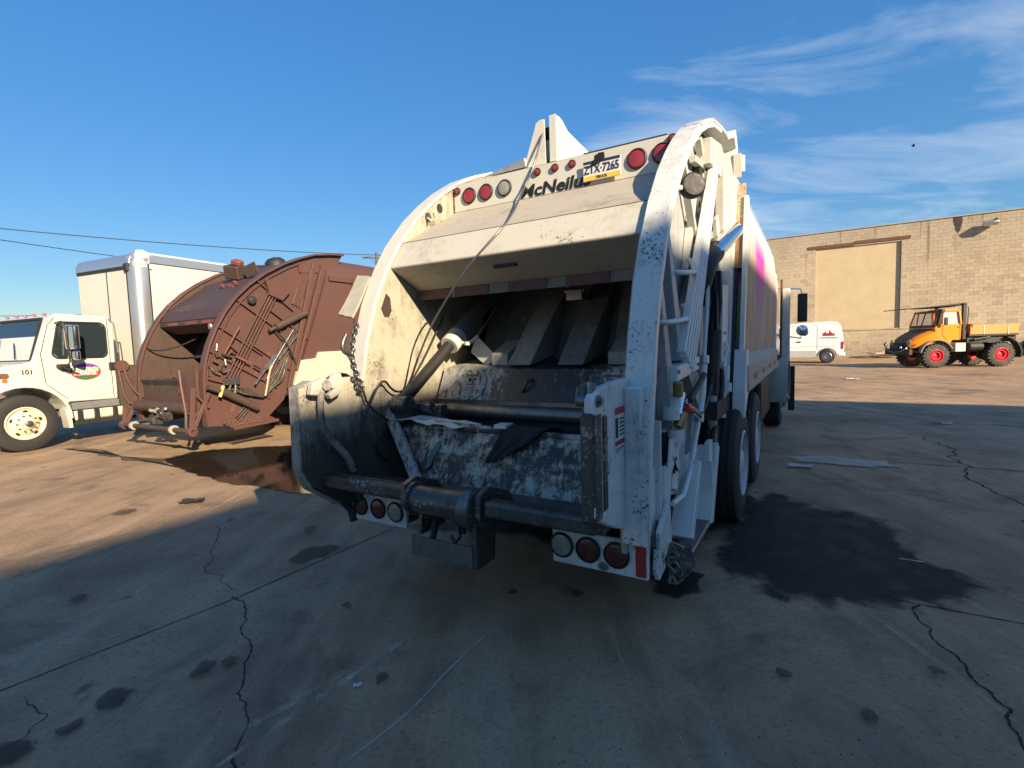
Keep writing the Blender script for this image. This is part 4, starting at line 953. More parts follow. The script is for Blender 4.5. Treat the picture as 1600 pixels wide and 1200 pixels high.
for k in range(7): al.bb(0.829 + 0.009*k, 0.833 + 0.009*k, -0.004, 0.0, 0.425 - 0.025*math.cos((k-3)/4.2*PI/2), 0.425 + 0.025*math.cos((k-3)/4.2*PI/2))
al.build('alarm_grille', M['black'], T, smooth=0)
# rear corner jamb under the flange, right
jm = MB(); jm.prism([(-0.06,1.42),(-0.05,0.70),(0.02,0.605),(0.12,0.605),(0.10,1.42)], 'x', 1.005, 1.09); jm.build('corner_jamb', M['white_worn'], T, smooth=0, bevel=0.006)
MB().prism([(0.15,0.34),(0.10,0.40),(0.13,0.52),(0.24,0.46),(0.28,0.36)], 'x', 1.10, 1.125).build('tow_tab', M['white_worn'], T, smooth=0)
# ------------------------------------------------------------------ right flank of the tailgate (web plane x = 1.0, frame out to x = 1.235)
# ribbed guide rail, leaning forward at the top
rail_a, rail_b = Vector((1.115, 0.88, 1.50)), Vector((1.105, 2.02, 3.06))
MB().beam(rail_a + Vector((-0.035, 0, 0)), rail_b + Vector((-0.035, 0, 0)), 0.15, 0.02, up=(1, 0, 0)).build('guide_rail', M['grey_plastic'], T, smooth=0)  # dark backing: shade of the grooves between the ribs, put into its colour
for off in (-0.12, -0.06, 0.0, 0.06, 0.12):
    MB().beam(rail_a + Vector((0, off*1.15, -off*0.6)), rail_b + Vector((0, off*0.42, -off*0.24)), 0.030, 0.055, up=(1, 0, 0)).build('rail_rib', M['white_side'], T, smooth=0, bevel=0.006)
gp = MB(); gp.prism([(0.58,1.40),(1.25,1.44),(1.28,1.53),(0.60,1.49)], 'x', 1.0, 1.13); gp.build('rail_bracket', M['white_side'], T, smooth=0, bevel=0.004)
gp = MB(); gp.prism([(0.95,1.42),(1.25,1.42),(1.42,1.18),(1.30,1.15)], 'x', 1.02, 1.12); gp.build('rail_foot', M['dust'], T, smooth=0)
gp = MB(); gp.prism([(0.32,1.60),(0.60,1.62),(0.62,1.40),(0.36,1.36)], 'x', 1.002, 1.02); gp.build('stiffener', M['white_side'], T, smooth=0)
# step rungs beside the rail
for (y0, z0, y1, z1) in ((0.68, 2.07, 1.20, 2.12), (0.36, 1.755, 0.98, 1.79)):
    rg_ = MB(); rg_.tube([(1.01, y0, z0 - 0.01), (1.09, y0, z0), (1.12, y0 + 0.05, z0), (1.12, y1 - 0.04, z1), (1.10, y1, z1 + 0.05), (1.07, y1 + 0.02, z1 + 0.10)], 0.017, 10); rg_.build('step_rung', M['white_side'], T, smooth=50)
# angled box stiffeners on the web
sf = MB(); sf.prism([(0.46,2.36),(0.52,2.36),(0.98,1.52),(0.80,1.52)], 'x', 1.0, 1.095); sf.prism([(0.36,1.98),(0.42,2.0),(0.80,1.10),(0.62,1.10)], 'x', 1.0, 1.085); sf.build('web_stiffener', M['web'], T, smooth=0, bevel=0.005)
sf = MB(); sf.prism([(1.40,2.35),(1.50,2.40),(1.62,1.5),(1.45,1.5)], 'x', 1.0, 1.10); sf.build('web_stiffener', M['web'], T, smooth=0)
sf = MB(); sf.beam((1.05, 1.02, 2.95), (1.05, 1.62, 2.28), 0.05, 0.05, up=(1, 0, 0)); sf.beam((1.03, 1.30, 2.15), (1.03, 1.55, 2.75), 0.06, 0.05, up=(1, 0, 0)); sf.build('web_rib', M['white'], T, smooth=0)
# upper box and slots under the arch
MB().prism([(1.78,3.03),(1.80,3.24),(2.30,3.34),(2.48,3.30),(2.30,3.06)], 'x', 1.04, 1.125).build('upper_box', M['white'], T, smooth=0, bevel=0.005)
MB().prism([(1.70,3.00),(2.25,3.08),(2.60,2.86),(2.30,2.60),(1.95,2.66)], 'x', 1.0, 1.05).build('web_opening', M['hopper_dark'], T, smooth=0)
MB().prism([(1.95,3.36),(2.25,3.40),(2.25,3.22),(1.90,3.12)], 'x', 1.0, 1.012).build('web_opening', M['hopper_dark'], T, smooth=0)
MB().prism([(1.72,3.02),(2.05,3.06),(2.05,2.82),(1.68,2.74)], 'x', 1.0, 1.013).build('web_opening', M['hopper_dark'], T, smooth=0)
MB().prism([(2.46,3.30),(2.66,3.34),(2.66,2.45),(2.50,2.40)], 'x', 1.0, 1.12).build('upper_post', M['white'], T, smooth=0, bevel=0.005)
MB().beam((1.04, 1.72, 3.22), (1.04, 1.92, 2.98), 0.05, 0.05, up=(1, 0, 0)).build('web_strut', M['white'], T, smooth=0, bevel=0.004)
MB().beam((1.04, 1.50, 3.00), (1.04, 1.98, 3.06), 0.05, 0.05, up=(1, 0, 0)).build('web_strut', M['white'], T, smooth=0, bevel=0.004)
MB().beam((1.04, 1.84, 2.98), (1.04, 1.96, 2.74), 0.05, 0.04, up=(1, 0, 0)).build('web_strut', M['white'], T, smooth=0, bevel=0.004)
ub = MB(); ub.lathe([(0.05, 0), (0.05, 0.05), (0.03, 0.06), (0.001, 0.06)], (1.03, 1.76, 2.74), (1, 0, 0), 14); ub.bb(1.0, 1.05, 1.6, 1.86, 2.68, 2.74); ub.build('latch', M['galv'], T)
ps = MB(); ps.beam((1.08, 2.28, 2.72), (1.08, 2.52, 2.2), 0.16, 0.03, up=(1, 0, 0)); ps.build('cover_strip', M['white'], T, smooth=0)
ps = MB(); ps.tube([(1.10, 2.40, 2.22), (1.10, 2.40, 2.05), (1.10, 2.30, 1.9)], 0.008, 6); ps.build('thin_line', M['black'], T)
# round rubber-backed marker lamp on a stalk
ml = MB(); ml.lathe([(0.045, -0.03), (0.072, -0.02), (0.078, 0.0), (0.078, 0.03), (0.065, 0.045), (0.001, 0.05)], (1.17, 0.80, 2.60), (0.55, -0.83, 0.05), 24); mk = ml.build('marker_lamp', M['black'], T, smooth=35)
ml = MB(); ml.tube([(1.10, 0.70, 2.58), (1.13, 0.76, 2.59), (1.17, 0.82, 2.60)], 0.018, 8); ml.build('lamp_stalk', M['white'], mk)
# bright lift ram with its black boot
lr = MB(); lr.cyl((1.19, 2.66, 2.66), (1.12, 1.86, 2.34), 0.075, n=20); ram = lr.build('lift_ram', M['chrome'], T)
lr = MB(); lr.tube([(1.125, 1.95, 2.36), (1.11, 1.78, 2.30), (1.10, 1.66, 2.18), (1.09, 1.62, 2.05), (1.09, 1.66, 1.92)], [0.08, 0.085, 0.075, 0.06, 0.03], 12); lr.build('ram_boot', M['black'], ram, smooth=60)
lr = MB(); lr.tube([(1.12, 1.90, 2.45), (1.11, 1.93, 2.32), (1.10, 1.88, 2.2)], 0.05, 10); lr.build('ram_collar', M['black'], ram, smooth=60)
# long tubes, hoses and the lower ram
tu = MB(); tu.tube([(1.13, 1.62, 2.16), (1.13, 1.55, 1.85), (1.13, 1.45, 1.51)], 0.014, 8); tu.tube([(1.13, 1.45, 1.50), (1.13, 1.38, 1.25), (1.13, 1.25, 1.10)], 0.024, 10); tu.tube([(1.13, 1.22, 1.06), (1.13, 1.10, 0.95), (1.13, 0.95, 0.78), (1.13, 0.72, 0.66), (1.11, 0.52, 0.66)], 0.018, 10); tu.build('linkage_tube', M['white_side'], T, smooth=60)
for q in ((1.13, 1.45, 1.50), (1.13, 1.24, 1.09)):
    MB().lathe([(0.035, -0.03), (0.035, 0.03)], q, (0, 0.3, 1), 12).build('tube_clamp', M['galv'], T)
ho = MB()
for k, (dx, dy) in enumerate(((0, 0), (0.03, 0.03), (-0.02, 0.06))):
    ho.tube([(1.14+dx, 1.82+dy, 2.20), (1.14+dx, 1.88+dy, 1.95), (1.12+dx, 1.84+dy, 1.7), (1.13+dx, 1.80+dy, 1.5), (1.13+dx, 1.74+dy, 1.25), (1.12+dx, 1.70+dy, 1.0), (1.12+dx, 1.66+dy, 0.75)], 0.022, 8)
ho.build('hydraulic_hose', M['black'], T, smooth=60)
bl = MB(); bl.cyl((1.14, 1.86, 1.72), (1.13, 1.80, 1.36), 0.055, n=16); bl.cyl((1.13, 1.80, 1.36), (1.13, 1.76, 1.20), 0.03, n=12); bl.build('lower_ram', M['black'], T)
bl = MB(); bl.beam((1.17, 2.10, 1.55), (1.17, 2.02, 0.98), 0.14, 0.05, up=(1, 0, 0)); bl.prism([(1.95,2.1),(2.28,2.12),(2.15,1.2),(1.98,1.0),(1.9,1.5)], 'x', 1.17, 1.19); bl.build('ram_carrier', M['white_side'], T, smooth=0, bevel=0.004)
bl = MB(); bl.prism([(1.80,2.05),(2.05,1.75),(2.0,1.62),(1.82,1.60)], 'x', 1.155, 1.168); bl.prism([(1.70,1.05),(1.9,1.05),(1.9,0.72),(1.76,0.72)], 'x', 1.14, 1.165); bl.build('black_guard', M['black'], T, smooth=0)
bl = MB(); bl.cyl((1.2, 2.02, 1.42), (1.2, 2.00, 1.30), 0.035, n=12); bl.cyl((1.2, 2.02, 1.28), (1.2, 2.02, 1.21), 0.05, n=14); bl.tube([(1.2, 2.04, 1.62), (1.215, 2.02, 1.56), (1.2, 2.0, 1.5), (1.19, 1.97, 1.46)], 0.014, 8); bl.build('ram_fitting', M['white_side'], T)
bl = MB(); bl.tube([(1.15, 1.70, 1.20), (1.15, 1.66, 1.05), (1.15, 1.72, 0.9), (1.15, 1.80, 0.7)], [0.03, 0.04, 0.028, 0.02], 8); bl.build('pale_lever', M['dust'], T, smooth=60)
# valve cluster: white canisters, control levers with red and black grips
vb = MB(); vb.cyl((1.10, 0.62, 1.33), (1.10, 0.62, 1.25), 0.04, n=16); vb.cyl((1.09, 0.58, 1.25), (1.09, 0.58, 1.17), 0.052, n=18); vb.cyl((1.10, 0.64, 1.10), (1.10, 0.64, 1.02), 0.055, n=18); vb.tube([(1.06, 0.66, 1.02), (1.06, 0.68, 0.85), (1.06, 0.62, 0.72)], 0.055, 14); vb.build('filter_canister', M['white_side'], T, smooth=40)
vb = MB(); vb.cyl((1.13, 0.58, 1.40), (1.13, 0.59, 1.31), 0.03, n=12); vb.cyl((1.12, 0.60, 1.12), (1.15, 0.66, 1.20), 0.03, n=12); vb.box((1.10, 0.72, 1.24), (0.06, 0.12, 0.05), (0.6, 0, 0)); vb.build('brass_valve', M['brass'], T, bevel=0.004)
vb = MB(); vb.cyl((1.13, 0.62, 1.22), (1.15, 0.95, 1.30), 0.014, n=10); vb.cyl((1.15, 0.70, 1.25), (1.17, 1.05, 1.13), 0.018, n=10); vb.cyl((1.14, 0.66, 1.28), (1.16, 1.0, 1.17), 0.013, n=10); vb.cyl((1.13, 0.60, 1.20), (1.13, 0.70, 1.32), 0.02, n=10); vlv = vb.build('control_lever', M['chrome'], T)
MB().cyl((1.155, 0.80, 1.262), (1.165, 1.25, 1.40), 0.021, n=12).build('black_grip', M['black'], vlv)
MB().cyl((1.15, 0.68, 1.235), (1.158, 0.80, 1.20), 0.03, n=14).build('red_grip', M['red_plastic'], vlv)
hs_ = MB()
for k in range(4): hs_.tube([(1.04+.012*k, 0.42+.03*k, 1.10), (1.06+.012*k, 0.46+.03*k, 0.95), (1.07+.012*k, 0.58+.03*k, 0.82), (1.06, 0.78, 0.72)], 0.011, 6)
hs_.build('wiring', M['black'], T, smooth=60)
rl = MB(); rl.lathe([(0.06, 0), (0.06, 0.02), (0.04, 0.04), (0.001, 0.045)], (1.01, 0.18, 1.16), (1, 0.1, 0), 18); rl.build('side_reflector', M['dark_red_lens'], T, smooth=50)
# lower plates and the long channel
pw = MB(); pw.prism([(0.50,1.06),(0.86,1.02),(0.42,0.80)], 'x', 1.095, 1.105); pw.build('bracket_plate', M['white_side'], T, smooth=0)
pw = MB(); pw.prism([(0.44,0.90),(0.82,1.00),(0.98,0.86),(0.78,0.66),(0.56,0.70)], 'x', 1.075, 1.09); pw.build('dented_plate', M['dust'], T, smooth=0)
pw = MB(); pw.beam((1.06, 0.30, 1.20), (1.06, 0.30, 0.62), 0.02, 0.08, up=(1, 0, 0)); pw.prism([(0.16,0.95),(0.42,0.92),(0.36,0.50),(0.15,0.55)], 'x', 1.005, 1.07); pw.prism([(0.40,0.92),(0.54,0.86),(0.46,0.42),(0.34,0.44)], 'x', 1.005, 1.10); pw.build('lower_channel', M['white_side'], T, smooth=0, bevel=0.004)
pw = MB(); pw.prism([(1.30,1.28),(1.42,1.30),(1.12,0.70),(0.98,0.74)], 'x', 1.01, 1.04); pw.prism([(1.52,1.35),(1.62,1.35),(1.40,0.55),(1.25,0.6)], 'x', 1.01, 1.05); pw.build('flank_rib', M['web'], T, smooth=0)
mg = MB(); mg.prism([(0.98,0.84),(1.02,0.80),(0.76,0.36),(0.68,0.40)], 'x', 1.05, 1.19); mg.prism([(1.0,0.83),(1.62,0.80),(1.36,0.28),(0.74,0.36)], 'x', 1.04, 1.06); mg.prism([(1.60,0.82),(1.72,0.80),(1.44,0.26),(1.34,0.28)], 'x', 1.05, 1.20); mg.build('wheel_guard', M['white_side'], T, smooth=0, bevel=0.006)
mg = MB(); mg.prism([(1.28,0.90),(1.44,0.90),(1.45,0.78),(1.36,0.74),(1.30,0.76)], 'x', 1.16, 1.19); mg.beam((1.19, 1.36, 0.76), (1.19, 1.40, 0.55), 0.05, 0.02, up=(1, 0, 0)); mg.cyl((1.2, 1.52, 0.86), (1.2, 1.50, 0.72), 0.02); mg.build('guard_bracket', M['white_side'], T)
mg = MB(); mg.bb(1.06, 1.19, 0.72, 1.38, 0.255, 0.30); mg.build('guard_foot', M['steel'], T, smooth=0, bevel=0.008)
MB().prism([(0.16,0.60),(0.40,0.74),(0.44,0.46),(0.20,0.40)], 'x', 1.10, 1.125).build('corner_gusset', M['white_worn'], T, smooth=0, bevel=0.004)
MB().prism([(1.0,0.40),(1.40,0.34),(1.36,0.28),(0.78,0.36)], 'x', 1.0605, 1.064).build('guard_grime', M['grease'], T, smooth=0)
for k, (y, z) in enumerate(((0.62,0.92),(0.66,0.78),(1.30,0.62),(1.18,0.52),(0.30,0.86),(0.34,0.66),(1.9,1.2),(2.0,1.7),(0.60,1.46),(1.2,1.48))):
    MB().lathe([(0.013, 0), (0.013, 0.008), (0.006, 0.012)], (1.105 if k < 2 else 1.07 if k < 6 else 1.195 if k < 8 else 1.131, y, z), (1, 0, 0), 6).build('bolt', M['steel'], T)
MB().tube(smooth_path([(1.15, 1.90, 1.60), (1.19, 1.95, 1.35), (1.19, 1.85, 1.12), (1.17, 1.72, 1.02), (1.16, 1.62, 0.84)]), 0.02, 8).build('hydraulic_hose', M['black'], T, smooth=60)
MB().tube(smooth_path([(1.10, 0.80, 1.30), (1.14, 1.0, 1.16), (1.15, 1.2, 1.10), (1.14, 1.5, 1.18), (1.14, 1.7, 1.30)]), 0.012, 6).build('hydraulic_hose', M['black'], T, smooth=60)
# crushed step grating hanging at the corner
cg = MB(); rc = random.Random(8)
g0, g1, g2, g3 = Vector((1.15, 0.30, 0.27)), Vector((1.17, 0.70, 0.16)), Vector((1.17, 0.78, 0.33)), Vector((1.13, 0.36, 0.46))
nx, ny = 5, 6; pts = {}
for j in range(ny+1):
    for i in range(nx+1):
        u, v = i/nx, j/ny
        p = (g0*(1-u) + g1*u)*(1-v) + (g3*(1-u) + g2*u)*v
        pts[i, j] = p + Vector((rc.uniform(-.025, .025), rc.uniform(-.02, .02), rc.uniform(-.02, .02)))
for j in range(ny+1):
    for i in range(nx+1):
        if i < nx: cg.beam(pts[i, j], pts[i+1, j], 0.008, 0.016, up=(1, 0, 0))
        if j < ny: cg.beam(pts[i, j], pts[i, j+1], 0.008, 0.016, up=(1, 0, 0))
cg.build('crushed_grating', M['steel'], T, smooth=0)

# ------------------------------------------------------------------ body, rail, wheels, cab
def wrap_mat():
    m, nt, b = new_mat('body_wrap'); g = G(nt); co = g.coord('Object')
    X, Y, Z = g.xyz(co)
    n = g.noise(g.coord('Object', (1, 1.1, 0.16)), 2.3, 5, 0.6, 0.4)
    ramp = nt.nodes.new('ShaderNodeValToRGB'); g.l.new(n, ramp.inputs[0])
    cr = ramp.color_ramp; cr.elements[0].position = 0.28; cr.elements[0].color = (0.09, 0.07, 0.06, 1); cr.elements[1].position = 0.75; cr.elements[1].color = (0.30, 0.28, 0.26, 1)
    for p, c in ((0.36, (0.36, 0.32, 0.34)), (0.42, (0.46, 0.09, 0.30)), (0.47, (0.44, 0.36, 0.06)), (0.52, (0.36, 0.34, 0.36)), (0.57, (0.26, 0.10, 0.42)), (0.63, (0.22, 0.32, 0.08))):
        e = cr.elements.new(p); e.color = c4(c)
    col = g.mix(g.rng(Z, 2.45, 2.75), ramp.outputs[0], (0.52, 0.49, 0.50))
    # a magenta blaze and a blue-grey panel high on the wrap
    pk = g.math('MULTIPLY', g.rng(g.math('ABSOLUTE', g.math('SUBTRACT', Y, 4.35)), 0.8, 0.4), g.rng(g.math('ABSOLUTE', g.math('SUBTRACT', Z, 2.45)), 0.42, 0.16))
    col = g.mix(pk, col, (0.55, 0.05, 0.34))
    col = g.mix(g.math('MULTIPLY', g.rng(Z, 3.0, 3.1), g.rng(Y, 3.2, 3.4)), col, (0.25, 0.33, 0.40))
    g.l.new(col, b.inputs['Base Color']); b.inputs['Roughness'].default_value = 0.5; b.inputs['Specular IOR Level'].default_value = 0.18
    g.l.new(g.bump(g.noise(g.coord('Object', (1, 3.0, 0.25)), 3.0, 4), 0.45, 0.04), b.inputs['Normal'])
    return m
sec = [(1.235,1.20),(1.25,1.5),(1.275,1.9),(1.28,2.3),(1.27,2.7),(1.235,3.0),(1.16,3.25),(1.02,3.42),(0.8,3.5)]
bd = MB(); full_sec = sec + [(-x, z) for x, z in sec[::-1]]
def yoff(z): return 2.44 + (z - 1.0) * 0.235
vs = []; n = len(full_sec)
for f_ in (0, 1):
    for x, z in full_sec: vs.append((x, yoff(z) if f_ == 0 else 7.35, z))
bd.add(vs, [(i, (i+1) % n, n + (i+1) % n, n + i)[::-1] for i in range(n)] + [tuple(range(n)), tuple(range(n, 2*n))[::-1]])
bd.build('body', wrap_mat(), T, smooth=40)
st_ = MB(); st_.band([(yoff(z) - 0.01, z) for z in (1.15, 1.6, 2.1, 2.6, 2.98)] , 1.255, 1.292, -0.09); st_.build('body_edge', M['white_side'], T, smooth=0)
st_ = MB(); st_.band([(yoff(z) - 0.03, z) for z in (2.30, 2.6, 2.9, 3.12)], 1.17, 1.262, -0.05); st_.build('rusty_edge', M['rust_cream'], T, smooth=0)
st_ = MB(); st_.bb(1.16, 1.225, 2.80, 2.84, 3.18, 3.40); st_.cyl((1.22, 2.9, 3.25), (1.22, 2.9, 3.40), 0.03); st_.build('hinge_block', M['white'], T, smooth=0)
st_ = MB(); st_.prism([(1.25,1.50),(1.33,1.40),(1.33,1.16),(1.20,1.16),(1.20,1.50)], 'y', 2.50, 7.3); side_rail = st_.build('side_rail', M['dust'], T, smooth=0, bevel=0.004)
for k in range(4): MB().bb(1.331, 1.334, 3.0 + 1.0*k, 3.35 + 1.0*k, 1.24, 1.30).build('rail_reflector', M['dull_red'], side_rail, smooth=0)
st_ = MB(); st_.prism([(2.44,1.55),(2.60,1.55),(2.60,1.15),(2.36,0.95),(2.28,0.95),(2.32,1.2)], 'x', 1.22, 1.32); st_.build('rail_end', M['white_side'], T, smooth=0)
MB().lathe([(0.05, 0), (0.045, 0.02), (0.001, 0.025)], (1.332, 6.9, 1.32), (1, 0, 0), 14).build('side_marker', M['black'], T)
ch = MB()
for s in (1, -1): ch.bb(s*0.42 - 0.05, s*0.42 + 0.05, 0.9, 9.0, 0.78, 1.02)
ch.bb(-0.9, 0.9, 2.9, 3.1, 0.45, 0.65); ch.bb(-1.2, 1.2, 1.6, 7.3, 1.02, 1.16); ch.cyl((-0.95, 2.40, 0.52), (0.95, 2.40, 0.52), 0.11); ch.cyl((-0.95, 3.76, 0.52), (0.95, 3.76, 0.52), 0.11)
ch.build('chassis', M['dark_frame'], T, smooth=0)
MB().bb(0.7, 1.22, 5.3, 7.0, 0.42, 1.05).build('fuel_tank', M['dark_frame'], T, smooth=0, bevel=0.06, seg=3)
MB().bb(-1.22, -0.7, 5.3, 7.0, 0.42, 1.05).build('fuel_tank', M['dark_frame'], T, smooth=0, bevel=0.06, seg=3)
for y in (2.40, 3.76):
    for s in (1, -1):
        wheel(T, (s*1.30, y, 0.52), (s, 0, 0), 0.52, 0.27, M['wheel_white'], 'dual')
        wheel(T, (s*0.98, y, 0.52), (s, 0, 0), 0.52, 0.27, M['wheel_white'], 'dual')
for s in (1, -1): wheel(T, (s*1.34, 8.05, 0.52), (s, 0, 0), 0.52, 0.30, M['galv'], 'truck')
MB().bb(0.75, 1.30, 2.86, 2.90, 0.30, 0.95).build('mud_flap', M['black'], T, smooth=0)
fdp = [(8.05 + 0.72*math.cos(t), 0.52 + 0.72*math.sin(t)) for t in [PI*k/12 for k in range(13)]]
for s in (1, -1): MB().band(fdp, s*0.95 if s > 0 else -1.46, 1.46 if s > 0 else -0.95, 0.05).build('front_fender', M['dust'], T, smooth=40)
MB().bb(1.40, 1.52, 9.4, 9.42, 0.12, 1.05).build('mud_flap', M['black'], T, smooth=0)
cb = MB(); cb.prism([(7.75,1.05),(7.75,2.70),(7.9,2.82),(9.0,2.80),(9.5,2.0),(9.55,0.75),(8.9,0.75),(8.8,1.2),(7.4,1.25)], 'x', -1.2, 1.22); cb.build('cab', M['truck_white'], T, smooth=0, bevel=0.04, seg=2)
ex = MB(); ex.cyl((1.20, 7.55, 1.1), (1.20, 7.55, 2.75), 0.075, n=16); ex.build('exhaust_stack', M['white'], T)
mr = MB(); mr.tube([(1.22, 8.9, 2.62), (1.6, 9.3, 2.62), (1.64, 9.32, 2.5)], 0.014, 8); mr.tube([(1.22, 8.9, 1.7), (1.62, 9.3, 1.62), (1.64, 9.32, 1.8)], 0.014, 8); arm = mr.build('mirror_arm', M['chrome'], T, smooth=50)
MB().bb(1.555, 1.73, 9.24, 9.32, 1.95, 2.52).build('mirror', M['black'], arm, smooth=0, bevel=0.02, seg=2)
mr = MB(); mr.lathe([(0.11, 0), (0.10, 0.03), (0.001, 0.06)], (1.64, 9.30, 1.78), (0, -1, 0), 20); mr.build('round_mirror', M['chrome'], arm)
cf = MB(); cf.bb(1.28, 1.44, 8.9, 9.05, 1.12, 2.62); cf.build('cab_fairing', M['truck_white'], T, smooth=0, bevel=0.03, seg=2)
ax_ = MB(); ax_.tube([(1.32, 7.9, 1.05), (1.33, 7.9, 1.8), (1.33, 8.0, 2.7)], 0.02, 8); ax_.build('grab_rail', M['rust'], T)

# tilted canvas-like flap outside the left flange
fp = MB(); fp.sheet([(-1.28, 0.10, 1.93), (-1.14, 0.10, 1.90), (-1.12, 0.30, 2.22), (-1.26, 0.30, 2.24)], 3, 4, lambda u, v: (0.01*math.sin(7*u + 4*v), 0, 0), t=0.02); fp.build('side_flap', M['dull_white'], T, smooth=60)

# winch cable from the rope bracket down the hood, hanging free below the lip
cbp = [(-0.13,1.34,3.40),(-0.14,1.20,3.10),(-0.26,1.19,2.90),(0.02,0.53,2.53),(-0.12,0.40,2.33),(-0.28,0.37,2.18),(-0.62,0.42,1.85),(-0.80,0.44,1.58),(-0.90,0.43,1.36),(-0.92,0.36,1.31),(-0.93,0.27,1.34),(-0.93,0.20,1.43),(-0.93,0.12,1.37),(-0.92,0.05,1.28),(-0.92,-0.04,1.14),(-0.92,-0.10,0.98),(-0.92,-0.12,0.82)]
MB().tube(smooth_path(cbp[:8]), 0.008, 6).build('winch_cable', M['steel'], T, smooth=60)
MB().tube(smooth_path(cbp[7:]), 0.009, 6).build('loose_hose', M['black'], T, smooth=60)
MB().tube(smooth_path([(-0.96,0.98,1.93),(-0.96,0.75,1.62),(-0.97,0.52,1.36),(-0.97,0.42,1.28)]), 0.007, 6).build('thin_hose', M['black'], T, smooth=60)
MB().tube(smooth_path([(-0.985,0.36,1.06),(-0.98,0.20,1.02),(-0.98,0.12,0.93),(-0.98,0.16,0.85),(-0.985,0.26,0.79)]), 0.008, 6).build('hose_end', M['black'], T, smooth=60)
# chain with hook on the left flange
cp = smooth_path([(-0.96,-0.01,1.84),(-0.95,-0.07,1.72),(-0.95,-0.09,1.60),(-0.95,-0.05,1.48),(-0.95,0.0,1.36)], 2)
for i in range(0, len(cp)-1, 1):
    a, b2 = cp[i], cp[i+1]; d = (b2 - a).normalized(); sd = d.cross(Vector((1, 0, 0)) if i % 2 else Vector((0.3, 1, 0.2))).normalized()
    L = (b2 - a).length * 0.72; w_ = 0.020; c0 = (a + b2)/2
    lk = MB(); ring = [c0 + d*L*math.cos(t) + sd*w_*math.sin(t) for t in [2*PI*k/12 for k in range(13)]]
    lk.tube(ring, 0.008, 6, caps=False); lk.build('chain_link', M['chain'], T, smooth=60)
hk = MB(); hk.tube(smooth_path([(-0.95,-0.12,1.76),(-0.95,-0.16,1.70),(-0.95,-0.15,1.64),(-0.95,-0.09,1.62),(-0.95,-0.06,1.66)]), 0.016, 8); MB().tube([(-0.95,0.0,1.38),(-0.95,0.03,1.28),(-0.95,0.10,1.20),(-0.94,0.30,1.06)], 0.008, 6).build('hook_cord', M['black'], T, smooth=60); hk.build('chain_hook', M['chain'], T, smooth=60)
# ------------------------------------------------------------------ brown rear-loader refuse truck, parked behind to the left (same axes as the white one)
B = thing('refuse_truck', 'rusty brown rear-loading refuse truck with tools and chains strapped to its curved side', 'refuse truck', (-6.16, 8.54, 0), R(-30.0))
BR = [(3.35,3.66),(3.0,3.63),(2.6,3.565),(2.25,3.45),(1.9,3.30),(1.5,3.08),(1.18,2.85),(.92,2.61),(.72,2.36),(.55,2.08),(.42,1.80),(.34,1.55),(.30,1.35),(.28,1.1),(.28,.8),(.30,.46)]
BC = BR + [(.82,.40),(1.40,.46),(1.75,.75),(2.1,1.42),(2.5,2.2),(2.95,3.0)]
for s in (1, -1):
    lo, hi = (1.03, 1.06) if s > 0 else (-1.06, -1.03)
    MB().prism(BC, 'x', lo, hi).build('side_plate', M['brown'] if s > 0 else M['brown_grime'], B, smooth=0)
    x0, x1 = (1.0, 1.15) if s > 0 else (-1.15, -1.0)
    MB().band(BR, x0, x1, 0.035).build('rim_flange', M['brown'], B, smooth=40, bevel=0.006)
# inner arc rib that follows the rim, and the stiffener grid
ir = [(p[0] + 0.10, p[1] - 0.055) for p in BR[3:13]]
MB().band(ir, 1.06, 1.10, 0.03).build('arc_rib', M['brown'], B, smooth=40)
def flat(a, b_, w, h, x=1.06): return MB().beam((x + h/2, a[0], a[1]), (x + h/2, b_[0], b_[1]), w, h, up=(1, 0, 0))
for a, b_ in (((.95,2.58),(1.75,2.05)), ((1.35,2.95),(2.05,2.45)), ((.60,2.12),(1.35,1.62)), ((.40,1.72),(1.6,1.0)), ((1.55,2.45),(2.35,1.9)), ((1.1,1.85),(2.0,1.25)), ((.36,1.25),(.95,1.05))):
    flat(a, b_, 0.025, 0.06).build('stiffener', M['brown'], B, smooth=0)
flat((2.6,3.42), (1.85,.95), 0.09, 0.07).build('frame_channel', M['brown'], B, smooth=0, bevel=0.005)
flat((2.78,3.40), (2.02,1.30), 0.05, 0.10).build('frame_channel', M['brown'], B, smooth=0, bevel=0.005)
flat((2.25,3.30), (2.72,3.35), 0.20, 0.03).build('top_gusset', M['brown'], B, smooth=0)
# hydraulic pipes in bundles
def pipes(a, b_, n_, gap, r, x, mat, bow=0.0):
    a, b_ = Vector((x, a[0], a[1])), Vector((x, b_[0], b_[1])); d = (b_ - a).normalized(); sd = d.cross(Vector((1, 0, 0)))
    for k in range(n_):
        o_ = sd * gap * (k - (n_-1)/2)
        pts = [a + o_, a.lerp(b_, .5) + o_ + Vector((bow, 0, 0)), b_ + o_]
        MB().tube(pts, r, 6).build('hydraulic_pipe', mat, B, smooth=60)
pipes((1.62,2.72), (.72,1.22), 4, 0.055, 0.014, 1.12, M['brown'])
pipes((2.45,3.30), (2.12,2.55), 4, 0.05, 0.013, 1.10, M['brown'])
pipes((2.0,2.1), (1.35,0.85), 5, 0.045, 0.011, 1.11, M['brown_grime'], 0.02)
pipes((1.12,.82), (.80,.52), 3, 0.045, 0.012, 1.10, M['grease'])
MB().prism([(1.48,2.98),(1.72,3.02),(1.98,2.80),(1.80,2.62),(1.55,2.70)], 'x', 1.06, 1.17).build('pipe_cover', M['brown'], B, smooth=0, bevel=0.01)
